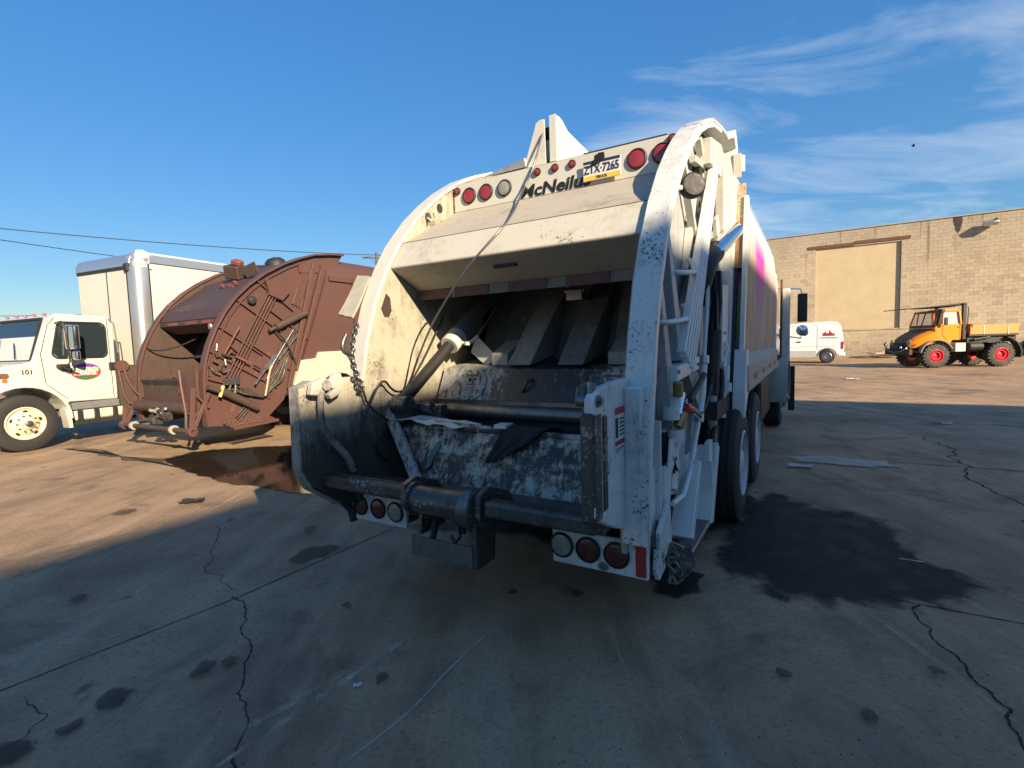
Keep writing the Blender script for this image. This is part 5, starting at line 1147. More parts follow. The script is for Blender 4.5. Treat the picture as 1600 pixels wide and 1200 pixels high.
# rams
rm_ = MB(); rm_.cyl((1.16, 1.62, 2.12), (1.16, 2.30, 2.42), 0.065, n=16); rm_.cyl((1.16, 1.48, 2.06), (1.16, 1.62, 2.12), 0.035, n=12); rm_.build('upper_ram', M['brown_grime'], B)
rm_ = MB(); rm_.cyl((1.17, .55, 1.02), (1.17, 1.15, .68), 0.068, n=16); rm_.cyl((1.17, .30, 1.12), (1.17, .56, 1.01), 0.045, n=12); rm_.build('lower_ram', M['brown_grime'], B)
# tools strapped to the side
tl = MB(); tl.tube([(1.17, 2.03, 2.03), (1.17, 1.98, 2.09), (1.17, 1.50, 1.45), (1.17, 1.36, 1.18)], 0.012, 6); tl.tube([(1.17, 2.03, 2.03), (1.17, 2.06, 1.98), (1.17, 1.62, 1.52)], 0.012, 6); tl.build('tool_hanger', M['galv'], B, smooth=50)
tl = MB(); tl.beam((1.18, 1.56, 1.62), (1.18, 1.34, 1.36), 0.06, 0.05, up=(1, 0, 0)); tl.beam((1.18, 1.34, 1.36), (1.18, 1.12, 1.10), 0.025, 0.03, up=(1, 0, 0)); tl.build('pry_bar', M['galv'], B, smooth=0)
MB().tube([(1.18, 1.46, 1.46), (1.18, 1.30, 0.88)], 0.016, 6).build('broom_handle', plain('pale_handle', (0.55, 0.38, 0.22), 0.6), B)
MB().tube([(1.16, .62, 1.65), (1.16, .92, 2.12)], 0.018, 8).build('grab_handle', M['rust'], B)
ht = MB(); ht.beam((1.18, .80, 1.61), (1.18, 1.06, 1.48), 0.03, 0.03, up=(1, 0, 0)); ht.build('red_tool', M['dull_red'], B, smooth=0)
MB().beam((1.18, 1.12, 1.44), (1.18, 1.24, 1.37), 0.03, 0.03, up=(1, 0, 0)).build('tool_head', M['black'], B, smooth=0)
rb_ = random.Random(21)
for i in range(16):
    y, z = .46 + rb_.uniform(0, .42), 1.30 + rb_.uniform(0, .45); an = rb_.uniform(0, PI); L = rb_.uniform(.06, .16)
    MB().cyl((1.10 + rb_.uniform(0, .06), y, z), (1.12, y + L*math.cos(an), z + L*math.sin(an)), rb_.uniform(.012, .024), n=8).build('valve_fitting', (M['brown_grime'], M['galv'], M['grease'], M['brown'])[i % 4], B)
vb_ = MB(); vb_.bb(1.08, 1.2, .60, .84, 1.13, 1.24); vb_.cyl((1.16, .70, 1.16), (1.18, .62, .98), 0.02, n=8); vb_.cyl((1.16, .78, 1.16), (1.18, .74, .96), 0.02, n=8); vb_.build('valve_bank', M['grease'], B, smooth=0)
MB().cyl((1.18, .55, 1.12), (1.20, .47, .94), 0.028, n=10).build('yellow_grip', plain('yellow_grip', (0.55, 0.42, 0.14), 0.5), B)
for i in range(7):
    y = 1.0 + rb_.uniform(-.25, .35); pts = smooth_path([(1.13, .72 + .05*i, 1.05), (1.16, .95 + .05*i, .92 - .02*i), (1.15, 1.25 + .04*i, .90 + .02*i), (1.13, 1.45 + .05*i, 1.15), (1.12, 1.75 + .02*i, 1.55)])
    MB().tube(pts, 0.012, 6).build('hydraulic_hose', M['grease'] if i % 2 else M['brown_grime'], B, smooth=60)
MB().tube(smooth_path([(1.14, 1.62, 2.05), (1.18, 1.80, 1.85), (1.16, 1.95, 1.55), (1.12, 2.02, 1.4)]), 0.016, 6).build('hydraulic_hose', M['black'], B, smooth=60)
MB().lathe([(0.04, 0), (0.075, 0.01), (0.08, 0.04), (0.06, 0.07), (0.001, 0.08)], (1.08, 1.22, 2.60), (1, -0.2, -0.1), 18).build('marker_lamp', M['black'], B, smooth=40)
MB().lathe([(0.03, 0), (0.03, 0.03), (0.001, 0.04)], (1.06, 1.78, 2.85), (1, 0, 0), 10).build('white_marker', M['sticker'], B)
MB().lathe([(0.03, 0), (0.03, 0.03), (0.001, 0.04)], (-0.98, 1.05, 2.50), (0, -1, 0.3), 10).build('white_marker', M['sticker'], B)
for (y, z) in ((1.20, 1.28), (.75, .72), (1.50, 1.60), (2.30, 2.62)):
    MB().prism(rough_outline([(y-.05, z-.06), (y+.05, z-.02), (y+.06, z+.07), (y, z+.06)], .2, 2, int(y*50)), 'x', 1.061, 1.063).build('rust_patch', M['rust'], B, smooth=0)
# perforated step at the lower corner
ps_ = MB()
for i in range(12):
    t = i/11; ps_.beam((1.10, .55 + .85*t, .49 - .02*math.sin(t*3)), (1.34, .60 + .80*t, .40 + .03*t), 0.018, 0.012)
for j in range(5):
    u = j/4; ps_.beam((1.10 + .24*u, .55 + .05*u, .49 - .09*u), (1.10 + .24*u, 1.40, .47 - .05*u), 0.018, 0.014)
ps_.build('perforated_step', M['rust'], B, smooth=0)
MB().beam((1.35, .58, .40), (1.34, 1.42, .43), 0.03, 0.05).build('step_edge', M['brown'], B, smooth=0)
# hopper: hood, lip, floor, sill and inner surfaces
MB().prism([(2.9,3.60),(1.62,3.06),(.80,2.47),(.70,2.29),(.95,2.17),(1.1,2.3),(1.8,2.95),(2.9,3.5)], 'x', -1.03, 1.03).build('hood', M['brown_dark'], B, smooth=0)
MB().prism([(.705,2.28),(.95,2.16),(.94,2.06),(.70,2.20)], 'x', -1.02, 1.02).build('hood_lip', M['brown_dark'], B, smooth=0)
for x in (-0.72, -0.1, 0.42): MB().bb(x, x + 0.34, .693, .697, 2.21, 2.26).build('lip_tape', M['dull_red'], B, smooth=0)
MB().band([(.30,1.22),(.42,.85),(.75,.66),(1.3,.75),(1.75,1.3),(2.0,2.2),(2.2,3.0)], -1.03, 1.03, -0.03).build('hopper_floor', M['hopper_dark'], B, smooth=40)
MB().prism([(1.25,1.6),(1.5,1.55),(1.95,2.5),(1.7,2.6)], 'x', -1.0, 1.0).build('packing_blade', M['hopper_dark'], B, smooth=0)
bt_ = MB(); bt_.sheet([(-1.0, .30, .72), (.62, .30, .72), (.66, .34, 1.30), (-1.0, .34, 1.22)], 12, 6, lambda u, v: (0, rb_.uniform(-.008, .008), 0), t=0.03); bt_.build('tailboard', M['brown_grime'], B, smooth=60)
MB().prism([(.55,.72),(1.03,.72),(1.03,1.42),(.62,1.36)], 'y', .20, .24).build('corner_plate', M['brown'], B, smooth=0, bevel=0.004)
MB().cyl((-1.0, .22, .76), (.70, .22, .76), 0.10, n=16).build('sill_tube', M['brown_grime'], B)
MB().tube([(.55, .19, 1.40), (.62, .17, 1.10), (.70, .16, .78), (.76, .14, .66), (.76, .12, .40)], 0.025, 8).build('lift_arm', M['brown'], B, smooth=50)
ju = MB()
for i in range(7):
    x = -0.35 + .11*i; ju.box((x, .12 + rb_.uniform(-.04, .04), .62 + rb_.uniform(-.10, .14)), (.12, .08, rb_.uniform(.06, .14)), (rb_.uniform(-.5, .5), rb_.uniform(-.5, .5), 0))
ju.build('winch', M['grease'], B, smooth=0)
for i in range(5): MB().box((-0.25 + .12*i, .08, .60 + rb_.uniform(-.14, .18)), (.07, .03, .04), (rb_.uniform(-.8, .8),)*3).build('pale_scrap', M['dull_white'], B, smooth=0)
# left ear with its hook, lift frames and the bumper tube
MB().prism([(.30,1.50),(.02,1.54),(-.04,1.42),(-.02,.80),(.12,.70),(.30,.66)], 'x', -1.15, -1.08).build('ear_plate', M['brown_grime'], B, smooth=0)
MB().tube(smooth_path([(-1.06, .06, 1.52), (-1.05, .10, 1.22), (-1.02, .20, 1.0), (-1.0, .30, .9)]), 0.022, 8).build('hook_lever', M['brown'], B, smooth=50)
MB().tube(smooth_path([(-1.06, -.02, 1.46), (-1.05, .0, 1.2), (-1.05, .03, .95), (-1.03, .1, .8)]), 0.020, 8).build('hook_lever', M['brown'], B, smooth=50)
MB().lathe([(0.10, -.04), (0.10, .04)], (-1.08, .04, 1.50), (1, 0, 0), 18).build('ear_boss', M['brown'], B)
for x in (-1.12, 1.12):
    MB().beam((x, .02, .42), (x, .10, 1.13), 0.07, 0.05, up=(1, 0, 0)).build('lift_frame', M['brown'], B, smooth=0, bevel=0.006)
    MB().beam((x, .04, .42), (x, .34, 1.02), 0.06, 0.05, up=(1, 0, 0)).build('lift_frame', M['brown'], B, smooth=0, bevel=0.006)
    MB().beam((x, .09, 1.05), (x, .32, .78), 0.035, 0.04, up=(1, 0, 0)).build('lift_frame', M['brown'], B, smooth=0)
    MB().beam((x, .07, .66), (x, .30, .86), 0.045, 0.04, up=(1, 0, 0)).build('lift_frame', M['brown'], B, smooth=0)
    MB().lathe([(0.075, -.05), (0.075, .05), (0.04, .055), (0.04, .03)], (x, .02, .42), (1, 0, 0), 16).build('frame_boss', M['brown'], B)
MB().cyl((-1.15, .0, .43), (1.15, .0, .43), 0.042, n=12).build('bumper_tube', M['brown_grime'], B)
for x in (-.72, .62): MB().lathe([(0.075, -.03), (0.075, .03)], (x, .0, .43), (1, 0, 0), 14).build('tube_collar', M['dull_white'], B)
MB().tube(smooth_path([(-1.12, .52, 1.98), (-1.14, .40, 1.86), (-.9, .5, 1.74), (-.6, .75, 1.80), (-.3, 1.0, 1.98)]), 0.014, 6).build('hanging_hose', M['black'], B, smooth=60)
rs_ = plain('red_smear', (.26, .03, .035), .6, vary=.6, scale=14)
for (x, z, w_, h_) in ((.30, 1.10, .03, .20), (.40, 1.02, .10, .03), (.48, 1.06, .025, .17), (.12, 1.30, .09, .05)):
    MB().prism(rough_outline([(x, z-h_/2), (x+w_, z-h_/2+.02), (x+w_*.8, z+h_/2), (x-.01, z+h_/2-.02)], .25, 2, int(x*100)), 'y', .286, .290).build('red_smear', rs_, B, smooth=0)
# brown chute/tray hanging forward on the hood: red beacon box and loose plates
bx_ = MB(); bx_.box((-.12, 1.70, 3.27), (.34, .24, .26), (.3, .15, .3)); bx_.build('beacon_box', M['brown_dark'], B, smooth=0, bevel=.02)
MB().box((-.02, 1.70, 3.44), (.20, .16, .10), (.3, .3, .3)).build('red_beacon', M['dull_red'], B, smooth=0, bevel=.02)
MB().box((.42, 1.70, 3.26), (.28, .03, .22), (.2, -.25, .1)).build('loose_plate', M['brown_grime'], B, smooth=0)
for (x, z) in ((.10, 2.95), (.22, 2.93), (-.12, 2.97), (.30, 3.0)): MB().box((x, 1.42, z), (.07, .05, .05), (.5, .2, .1)).build('hood_lamp', M['dull_red'], B, smooth=0)
MB().lathe([(.20, 0), (.19, .06), (.12, .12), (.001, .14)], (.45, 2.2, 3.42), (0, -.3, 1), 18).build('dark_dome', M['black'], B, smooth=40)
MB().lathe([(.04, 0), (.05, .02), (.05, .08), (.04, .10)], (.62, .74, 2.20), (0, 0, -1), 14).build('work_lamp', M['galv'], B)
# body, cream lower skirt and chassis
bs = MB(); sec_b = [(1.12,1.45),(1.14,2.2),(1.14,3.1),(1.05,3.45),(.8,3.60)]
fs_ = sec_b + [(-x, z) for x, z in sec_b[::-1]]; n = len(fs_); vs = []
for k in (0, 1):
    for x, z in fs_: vs.append((x, (2.15 + (z-1.4)*.40) if k == 0 else 8.0, z))
bs.add(vs, [(i, (i+1) % n, n+(i+1) % n, n+i)[::-1] for i in range(n)] + [tuple(range(n)), tuple(range(n, 2*n))[::-1]]); bs.build('body', M['brown'], B, smooth=0)
for y in (3.5, 4.7, 5.9, 7.1): MB().bb(1.14, 1.20, y, y + .14, 1.5, 3.2).build('body_rib', M['brown'], B, smooth=0)
MB().bb(1.14, 1.18, 2.9, 7.9, 3.1, 3.2).build('body_rail', M['brown'], B, smooth=0)
arc_b = [(3.0 + .66*math.cos(t), .52 + .68*math.sin(t)) for t in [PI*(1 - k/10) for k in range(1, 10)]]
cs = MB(); cs.prism([(1.93,1.02),(2.11,1.49),(2.48,1.52),(2.54,1.64),(3.25,1.65),(3.25,1.50),(8.0,1.48),(8.0,1.05),(3.75,1.05)] + [p for p in arc_b[::-1] if p[1] > .9] + [(2.25,.80),(2.1,.80)], 'x', -1.12, 1.17); cs.build('lower_skirt', M['cream'], B, smooth=0)
chb = MB()
for s in (1, -1): chb.bb(s*.42-.05, s*.42+.05, .9, 10, .75, 1.0)
chb.cyl((-.95, 3.0, .52), (.95, 3.0, .52), .11); chb.cyl((-.95, 4.36, .52), (.95, 4.36, .52), .11); chb.build('chassis', M['dark_frame'], B, smooth=0)
for y in (3.0, 4.36):
    for s in (1, -1):
        wheel(B, (s*1.22, y, .52), (s, 0, 0), .52, .27, M['galv'], 'dual'); wheel(B, (s*.92, y, .52), (s, 0, 0), .52, .27, M['galv'], 'dual')
for s in (1, -1): wheel(B, (s*1.22, 8.9, .52), (s, 0, 0), .52, .30, M['galv'], 'truck')
MB().prism([(8.2,1.0),(8.2,2.6),(9.4,2.6),(9.8,1.8),(9.9,.8),(9.0,.8)], 'x', -1.15, 1.15).build('cab', M['truck_white'], B, smooth=0, bevel=.04)

# ------------------------------------------------------------------ white box truck (x runs back along the truck from the front axle, y into the truck from the near side)
K = thing('box_truck', 'white box truck numbered 101 with an oval door emblem, parked at the far left', 'truck', (-8.817, 8.974, 0), R(66.0))
wheel(K, (0.03, 0.0, .515), (0, -1, 0), .515, .28, paint('cream_rim', (.72, .62, .42), .25, (.2, .12, .06), rough=.5), 'truck')
wheel(K, (0.03, 2.1, .515), (0, 1, 0), .515, .28, M['truck_white'], 'truck')
for y, a in ((.05, -1), (.34, -1), (2.05, 1), (1.76, 1)): wheel(K, (5.6, y, .515), (0, a, 0), .515, .27, M['truck_white'], 'dual')
# cab shell from its side profile, with a cut for the wheel arch
arc = [(0.03 + .66*math.cos(t), .52 + .64*math.sin(t)) for t in [PI*(1 - k/14) for k in range(15)]]
prof = [(-.98,.55)] + [p for p in arc if p[1] > .54] + [(.74,.82),(1.58,.80),(1.60,2.34),(1.50,2.50),(.66,2.52),(.54,2.44),(.24,1.62),(-.10,1.56),(-.75,1.42),(-.98,1.25)]
cab = MB(); cab.prism(prof, 'y', .06, 2.04); cabo = cab.build('cab', M['truck_white'], K, smooth=0, bevel=.035, seg=3)
fl_ = MB(); fl_.band([(q[0], q[1]) for q in [(0.03 + .66*math.cos(t), .52 + .64*math.sin(t)) for t in [PI*(1 - k/16) - .02 for k in range(17)]]], -.03, .30, -.05, axis='y'); fl_.build('wheel_arch', M['truck_white'], K, smooth=40, bevel=.01)
fl_ = MB(); fl_.prism([(.62,.70),(.70,.68),(.72,.33),(.66,.33)], 'y', -.02, .20); fl_.build('splash_guard', M['truck_white'], K, smooth=0)
hd = MB(); hd.prism([(-.98,1.2),(-.7,1.47),(.15,1.60),(.2,1.50),(-.6,1.30)], 'y', .25, 1.85); hd.build('hood_crown', M['truck_white'], K, smooth=0, bevel=.05, seg=3)
ws = MB(); ws.add([(.275,.20,1.66),(.275,1.90,1.66),(.535,1.80,2.40),(.535,.30,2.40)], [(0,3,2,1)]); ws = ws.build('windscreen', M['glass'], K, smooth=0); ws.location = (-.012, 0, .006)
wf = MB()
for a_, b_ in (((.26,.17,1.635),(.53,.27,2.43)), ((.26,1.93,1.635),(.53,1.83,2.43)), ((.26,.17,1.635),(.26,1.93,1.635)), ((.53,.27,2.43),(.53,1.83,2.43))): wf.beam(a_, b_, .05, .04)
wf.build('windscreen_seal', M['black'], K, smooth=0)
# white junk on the dashboard showing through, wipers
dj = MB(); dj.tube([(.20, .6, 1.68), (.33, .9, 1.98)], .010, 6); dj.tube([(.20, 1.3, 1.68), (.36, 1.5, 2.1)], .010, 6); dj.build('wiper', M['black'], K)
def rr(x0, x1, z0, z1, r, n=5, sk=0.0):
    """rounded rectangle; sk leans the front edge"""
    pts = []
    for cx, cz, a0 in ((x1-r, z1-r, 0), (x0+r+sk, z1-r, 90), (x0+r, z0+r, 180), (x1-r, z0+r, 270)):
        for k in range(n+1):
            t = R(a0 + 90*k/n); pts.append((cx + r*math.cos(t), cz + r*math.sin(t)))
    return pts
sw = MB(); sw.prism(rr(.56, 1.42, 1.69, 2.34, .10, 5, .10), 'y', .050, .062); swo = sw.build('side_window', M['glass'], K, smooth=0)
for (a_, b_) in (((.70, 1.72), (.74, 2.32)),): MB().beam((a_[0], .046, a_[1]), (b_[0], .046, b_[1]), .02, .02).build('vent_bar', M['galv'], swo)
sl = MB(); rp_ = rr(.54, 1.44, 1.67, 2.36, .11, 5, .10); sl.tube([(x, .055, z) for x, z in rp_ + rp_[:1]], .018, 6, caps=False); sl.build('window_seal', M['black'], swo, smooth=60)
dr = MB(); dp = [(.62,2.45),(.50,2.3),(.36,1.75),(.40,1.2),(.48,1.12),(.72,.88)]; dr.tube([(x, .056, z) for x, z in dp], .006, 5); dr.tube([(1.48, .056, 2.44), (1.50, .056, .84)], .006, 5); dr.build('door_gap', M['dark_frame'], K)
MB().tube([(1.50, .03, 2.45), (1.58, .0, 2.35), (1.62, .0, 1.75)], .014, 6).build('grab_rail', M['grey_plastic'], K, smooth=50)
dh = MB(); dh.bb(1.45, 1.58, .02, .06, 1.40, 1.56); dh.build('door_handle', M['black'], K, smooth=0, bevel=.01)
lettering('cab_number', '101', .12, M['ink'], K, (.14, .054, 1.43), (1, 0, 0), (0, 0, 1), bold=.002)
# oval emblem on the door: purple rim, red and green fields, two words
def oval(nm, rx, rz, y, m, cx=1.05, cz=1.395): 
    v = MB(); v.prism([(cx + rx*math.cos(2*PI*k/32), cz + rz*math.sin(2*PI*k/32)) for k in range(32)], 'y', y, .058); return v.build(nm, m, K, smooth=0)
em = oval('door_emblem', .255, .165, .0545, plain('emblem_red', (.42, .04, .05), .4, vary=.3, scale=16))
v = MB(); v.prism([(1.05 + .255*math.cos(t), 1.395 + .165*math.sin(t)) for t in [R(20 + 140*k/16) for k in range(17)]], 'y', .0535, .0545); v.build('emblem_arc', plain('emblem_purple', (.18, .05, .28), .4, vary=.5, scale=20), em, smooth=0)
v = MB(); v.prism([(1.05 + .235*math.cos(t), 1.395 + .150*math.sin(t)) for t in [R(205 + 130*k/16) for k in range(17)]], 'y', .0535, .0545); v.build('emblem_base', plain('emblem_green', (.05, .14, .05), .4, vary=.5, scale=20), em, smooth=0)
v = MB(); v.bb(.83, 1.27, .0530, .0535, 1.40, 1.475); v.build('emblem_band', plain('emblem_lime', (.20, .45, .12), .4), em, smooth=0)
v = MB(); v.bb(.86, 1.24, .0530, .0535, 1.325, 1.40); v.build('emblem_band', plain('emblem_pink', (.70, .18, .30), .4), em, smooth=0)
lettering('emblem_word', 'METRO', .115, M['sticker'], em, (1.06, .0525, 1.437), (1, 0, 0), (0, 0, 1), bold=.003, width=.95)
lettering('emblem_word', 'WASTE', .095, M['sticker'], em, (1.06, .0525, 1.362), (1, 0, 0), (0, 0, 1), bold=.003, width=.95)
for k in range(6): MB().lathe([(.012, 0), (.001, .002)], (.85 + .05*(k % 2), .054, 1.34 + .03*k), (0, -1, 0), 8).build('emblem_star', M['sticker'], em)
# mirrors
mi = MB(); mi.tube([(.62, .05, 2.34), (.60, -.22, 2.36), (.62, -.26, 2.30), (.66, -.26, 1.60), (.62, -.18, 1.50), (.64, .05, 1.46)], .014, 8); mi.tube([(.64, .05, 1.46), (.92, .03, 1.36)], .012, 6); arm_ = mi.build('mirror_arm', M['black'], K, smooth=50)
MB().box((.72, -.27, 2.06), (.12, .22, .46), (0, 0, .35)).build('mirror', M['chrome'], arm_, smooth=0, bevel=.03, seg=2)
MB().box((.73, -.26, 1.72), (.10, .20, .18), (0, 0, .35)).build('small_mirror', M['chrome'], arm_, smooth=0, bevel=.03, seg=2)
MB().bb(.56, .74, -.10, .04, 1.48, 1.56).build('mirror_foot', M['black'], arm_, smooth=0, bevel=.02)
for y in (.35, .72, 1.05, 1.38, 1.75): MB().lathe([(.035, 0), (.03, .025), (.001, .035)], (.60, y, 2.51), (0, 0, 1), 12).build('roof_lamp', M['red_plastic'], K, smooth=50)
MB().lathe([(.04, 0), (.03, .012), (.001, .016)], (-.18, .05, 1.30), (0, -1, 0), 12).build('side_marker', M['amber_lens'], K)
MB().prism(rr(-.62, -.12, 1.34, 1.43, .04), 'y', .045, .06).build('hood_vent', M['rust'], K, smooth=0)
hl = MB(); hl.prism(rr(-.97, -.66, 1.0, 1.22, .06), 'y', .04, .07); hl.build('headlamp', M['clear_lens'], K, smooth=0)
hl = MB(); hl.bb(-1.0, -.975, .45, 1.65, .75, 1.2); hl.build('grille', M['black'], K, smooth=0)
hl = MB(); hl.bb(-1.18, -.85, -.02, 2.12, .42, .68); hl.build('bumper', M['galv'], K, smooth=0, bevel=.05, seg=2)
# steps and tank below the cab
sp_ = MB(); sp_.bb(.76, 1.75, .02, .30, .66, .80); sp_.build('step_box', M['grey_plastic'], K, smooth=0, bevel=.01)
sp_ = MB(); sp_.bb(.80, 1.75, .06, .5, .44, .66); sp_.build('tank', M['truck_white'], K, smooth=0, bevel=.03)
sp_ = MB(); sp_.bb(.76, 1.85, -.02, .30, .36, .43); sp_.build('lower_step', M['dark_frame'], K, smooth=0, bevel=.01)
for x in (.84, 1.12, 1.45): MB().bb(x, x + .06, -.005, .055, .43, .66).build('step_strap', M['dark_frame'], K, smooth=0)
# cargo box
x0, x1, y0, y1, z0, z1 = 2.05, 8.6, -.06, 2.16, .98, 3.70
MB().bb(x0 + .03, x1, y0 + .02, y1 - .02, z0, z1).build('cargo_wall', M['box_white'], K, smooth=0)
fp_ = MB()
for (a_, b_) in ((y0 + .30, .98), (1.0, y1 - .06)): MB().bb(x0, x0 + .03, a_, b_, z0, z1 - .10).build('front_panel', M['box_white'], K, smooth=0, bevel=.003)
MB().bb(x0 - .005, x0 + .02, .975, 1.005, z0, z1 - .1).build('panel_seam', M['dark_frame'], K, smooth=0)
cpost = [(x0 - .02, y0 + .28), (x0 - .025, y0 + .12), (x0 + .02, y0 + .03), (x0 + .10, y0 - .012), (x0 + .26, y0 - .015), (x0 + .26, y0 + .03), (x0 + .12, y0 + .05), (x0 + .03, y0 + .14), (x0 + .03, y0 + .28)]
MB().prism(cpost, 'z', z0, z1 - .12).build('corner_post', M['alu'], K, smooth=40)
MB().bb(x0 - .03, x0 + .0, y0 + .26, y0 + .29, z0, z1 - .12).build('post_trim', M['dark_frame'], K, smooth=0)
MB().bb(x0 + .25, x0 + .275, y0 - .02, y0 + .02, z0, z1 - .05).build('post_trim', M['dark_frame'], K, smooth=0)
MB().bb(x0 - .015, x0 + .03, y0 + .28, y1 - .04, z1 - .16, z1 - .09).build('front_trim', M['dark_frame'], K, smooth=0)
crn = [(x0 - .02, z1 - .09), (x0 - .01, z1 + .04), (x0 + .05, z1 + .14), (x0 + .16, z1 + .20), (x0 + .30, z1 + .215)]
MB().band(crn, y0 + .20, y1 - .02, .03, axis='y').build('front_cap', M['alu'], K, smooth=40)
cc = MB(); rcc = random.Random(4)
cc.sheet([(x0 - .03, y0 + .30, z1 - .16), (x0 + .30, y0 - .02, z1 - .14), (x0 + .34, y0 + .0, z1 + .18), (x0 + .02, y0 + .30, z1 + .16)], 6, 6, lambda u, v: (rcc.uniform(-.02, .02) - .10*math.sin(PI*u)*(1 - .4*v), rcc.uniform(-.02, .02) - .06*math.sin(PI*u), rcc.uniform(-.02, .02) + .06*v*math.sin(PI*u)), t=.01); cc.build('dented_corner', M['alu'], K, smooth=30)
MB().bb(x0 - .06, x0 + .08, y0 + .18, y0 + .34, z1 - .22, z1 - .04).build('corner_lamp_box', M['dark_frame'], K, smooth=0, bevel=.02)
MB().bb(x0 + .28, x1, y0 - .012, y0 + .03, z1 - .02, z1 + .16).build('top_rail', M['alu'], K, smooth=0, bevel=.01)
MB().bb(x0 + .28, x1, y0 + .03, y1 - .03, z1 + .0, z1 + .21).build('roof', M['box_white'], K, smooth=0, bevel=.02)
MB().bb(x0, x1, y0 - .01, y0 + .05, z0 - .12, z0).build('bottom_rail', M['alu'], K, smooth=0)
ck = MB()
for y in (.62, 1.44): ck.bb(-.8, 8.5, y - .05, y + .05, .62, .88)
ck.build('chassis', M['dark_frame'], K, smooth=0)
# ------------------------------------------------------------------ orange short-nosed off-road truck (x runs back from the front axle, y into the truck)
U = thing('off_road_truck', 'bright orange off-road truck with red wheels and a flat bed, by the warehouse wall', 'truck', (19.869, 23.391, 0), R(-6.0))
lug = paint('lug_tyre', (.045, .042, .038), .4, (.13, .11, .085), rough=.85, scale=4, streak=.1)
for x in (0.0, 2.78):
    wheel(U, (x, .0, .565), (0, -1, 0), .545, .36, M['red_rim'], 'lug', tmat=lug); wheel(U, (x, 2.0, .565), (0, 1, 0), .545, .36, M['red_rim'], 'lug', tmat=lug)
# bonnet sloping down to the nose
bn = MB()
secs = [(-1.02, .50, 1.50, 1.02, 1.22), (-.92, .34, 1.66, .95, 1.36), (-.60, .22, 1.78, .98, 1.56), (-.10, .12, 1.88, 1.15, 1.80), (.12, .10, 1.90, 1.30, 1.90)]
vs = []
for x, ya, yb, zb, zt in secs: vs += [(x, ya, zb), (x, ya - .02, zt - .16), (x, ya + .14, zt - .02), (x, (ya+yb)/2, zt + .02), (x, yb - .14, zt - .02), (x, yb + .02, zt - .16), (x, yb, zb)]
fs = [(i*7+k, i*7+k+1, (i+1)*7+k+1, (i+1)*7+k) for i in range(4) for k in range(6)] + [tuple(range(7)), tuple(range(28, 35))[::-1]] + [(i*7, (i+1)*7, (i+1)*7+6, i*7+6) for i in range(4)]
bn.add(vs, fs); bn.build('bonnet', M['orange'], U, smooth=40)
bt2 = MB(); vs = []
for x, ya, yb, zb, zt in secs: vs += [(x - .004, ya + .15, zt - .006), (x - .004, (ya+yb)/2, zt + .034), (x - .004, yb - .15, zt - .006)]
bt2.add(vs, [(i*3+k, i*3+k+1, (i+1)*3+k+1, (i+1)*3+k) for i in range(4) for k in range(2)]); bt2.build('bonnet_panel', M['orange_hood'], U, smooth=60)
# cab: lower body, pillars, roof and glass, all separate
cl_ = MB(); cl_.prism([(.05,1.30),(.62,1.10),(.72,1.28),(1.08,1.28),(1.10,2.04),(.02,2.02),(-.06,1.85)], 'y', .10, 1.90); cl_.build('cab', M['orange'], U, smooth=0, bevel=.03, seg=2)
pr = MB()
for y in (.14, 1.86):
    pr.beam((-.02, y, 2.0), (.16, y + (.06 if y < 1 else -.06), 2.62), .06, .06); pr.beam((1.06, y, 2.0), (1.0, y + (.05 if y < 1 else -.05), 2.62), .16, .06, up=(1, 0, 0))
    pr.beam((.30, y, 2.02), (.34, y + (.05 if y < 1 else -.05), 2.6), .045, .05)
pr.build('pillars', M['orange'], U, smooth=0)
rf = MB(); rf.prism([(.08,2.60),(.16,2.68),(.5,2.74),(.9,2.73),(1.05,2.64),(1.06,2.58)], 'y', .16, 1.84); rf.build('roof', M['orange'], U, smooth=0, bevel=.03, seg=2)
wg_ = glass_mat('pale_glass', (.45, .48, .50), .12, .15)
MB().add([(.33,.145,2.03),(1.02,.145,2.03),(.97,.185,2.60),(.36,.185,2.60)], [(0,1,2,3)]).build('door_window', wg_, U, smooth=0)
MB().add([(.03,.135,2.03),(.27,.135,2.03),(.31,.18,2.60),(.17,.18,2.60)], [(0,1,2,3)]).build('quarter_window', M['glass'], U, smooth=0)
MB().add([(-.035,.20,1.98),(.135,.24,2.60),(.135,1.76,2.60),(-.035,1.80,1.98)], [(0,1,2,3)]).build('windscreen', glass_mat('screen_glass', (.05, .06, .06), .08, .6), U, smooth=0)
MB().beam((-.06, 1.0, 1.98), (.125, 1.0, 2.60), .05, .03).build('screen_divider', M['black'], U, smooth=0)
wsb = MB(); wsb.beam((-.06, .17, 1.96), (-.06, 1.83, 1.96), .05, .06); wsb.beam((.13, .20, 2.61), (.13, 1.80, 2.61), .05, .06); wsb.beam((-.05, .19, 1.98), (.13, .22, 2.60), .05, .05); wsb.build('screen_frame', M['black'], U, smooth=0)
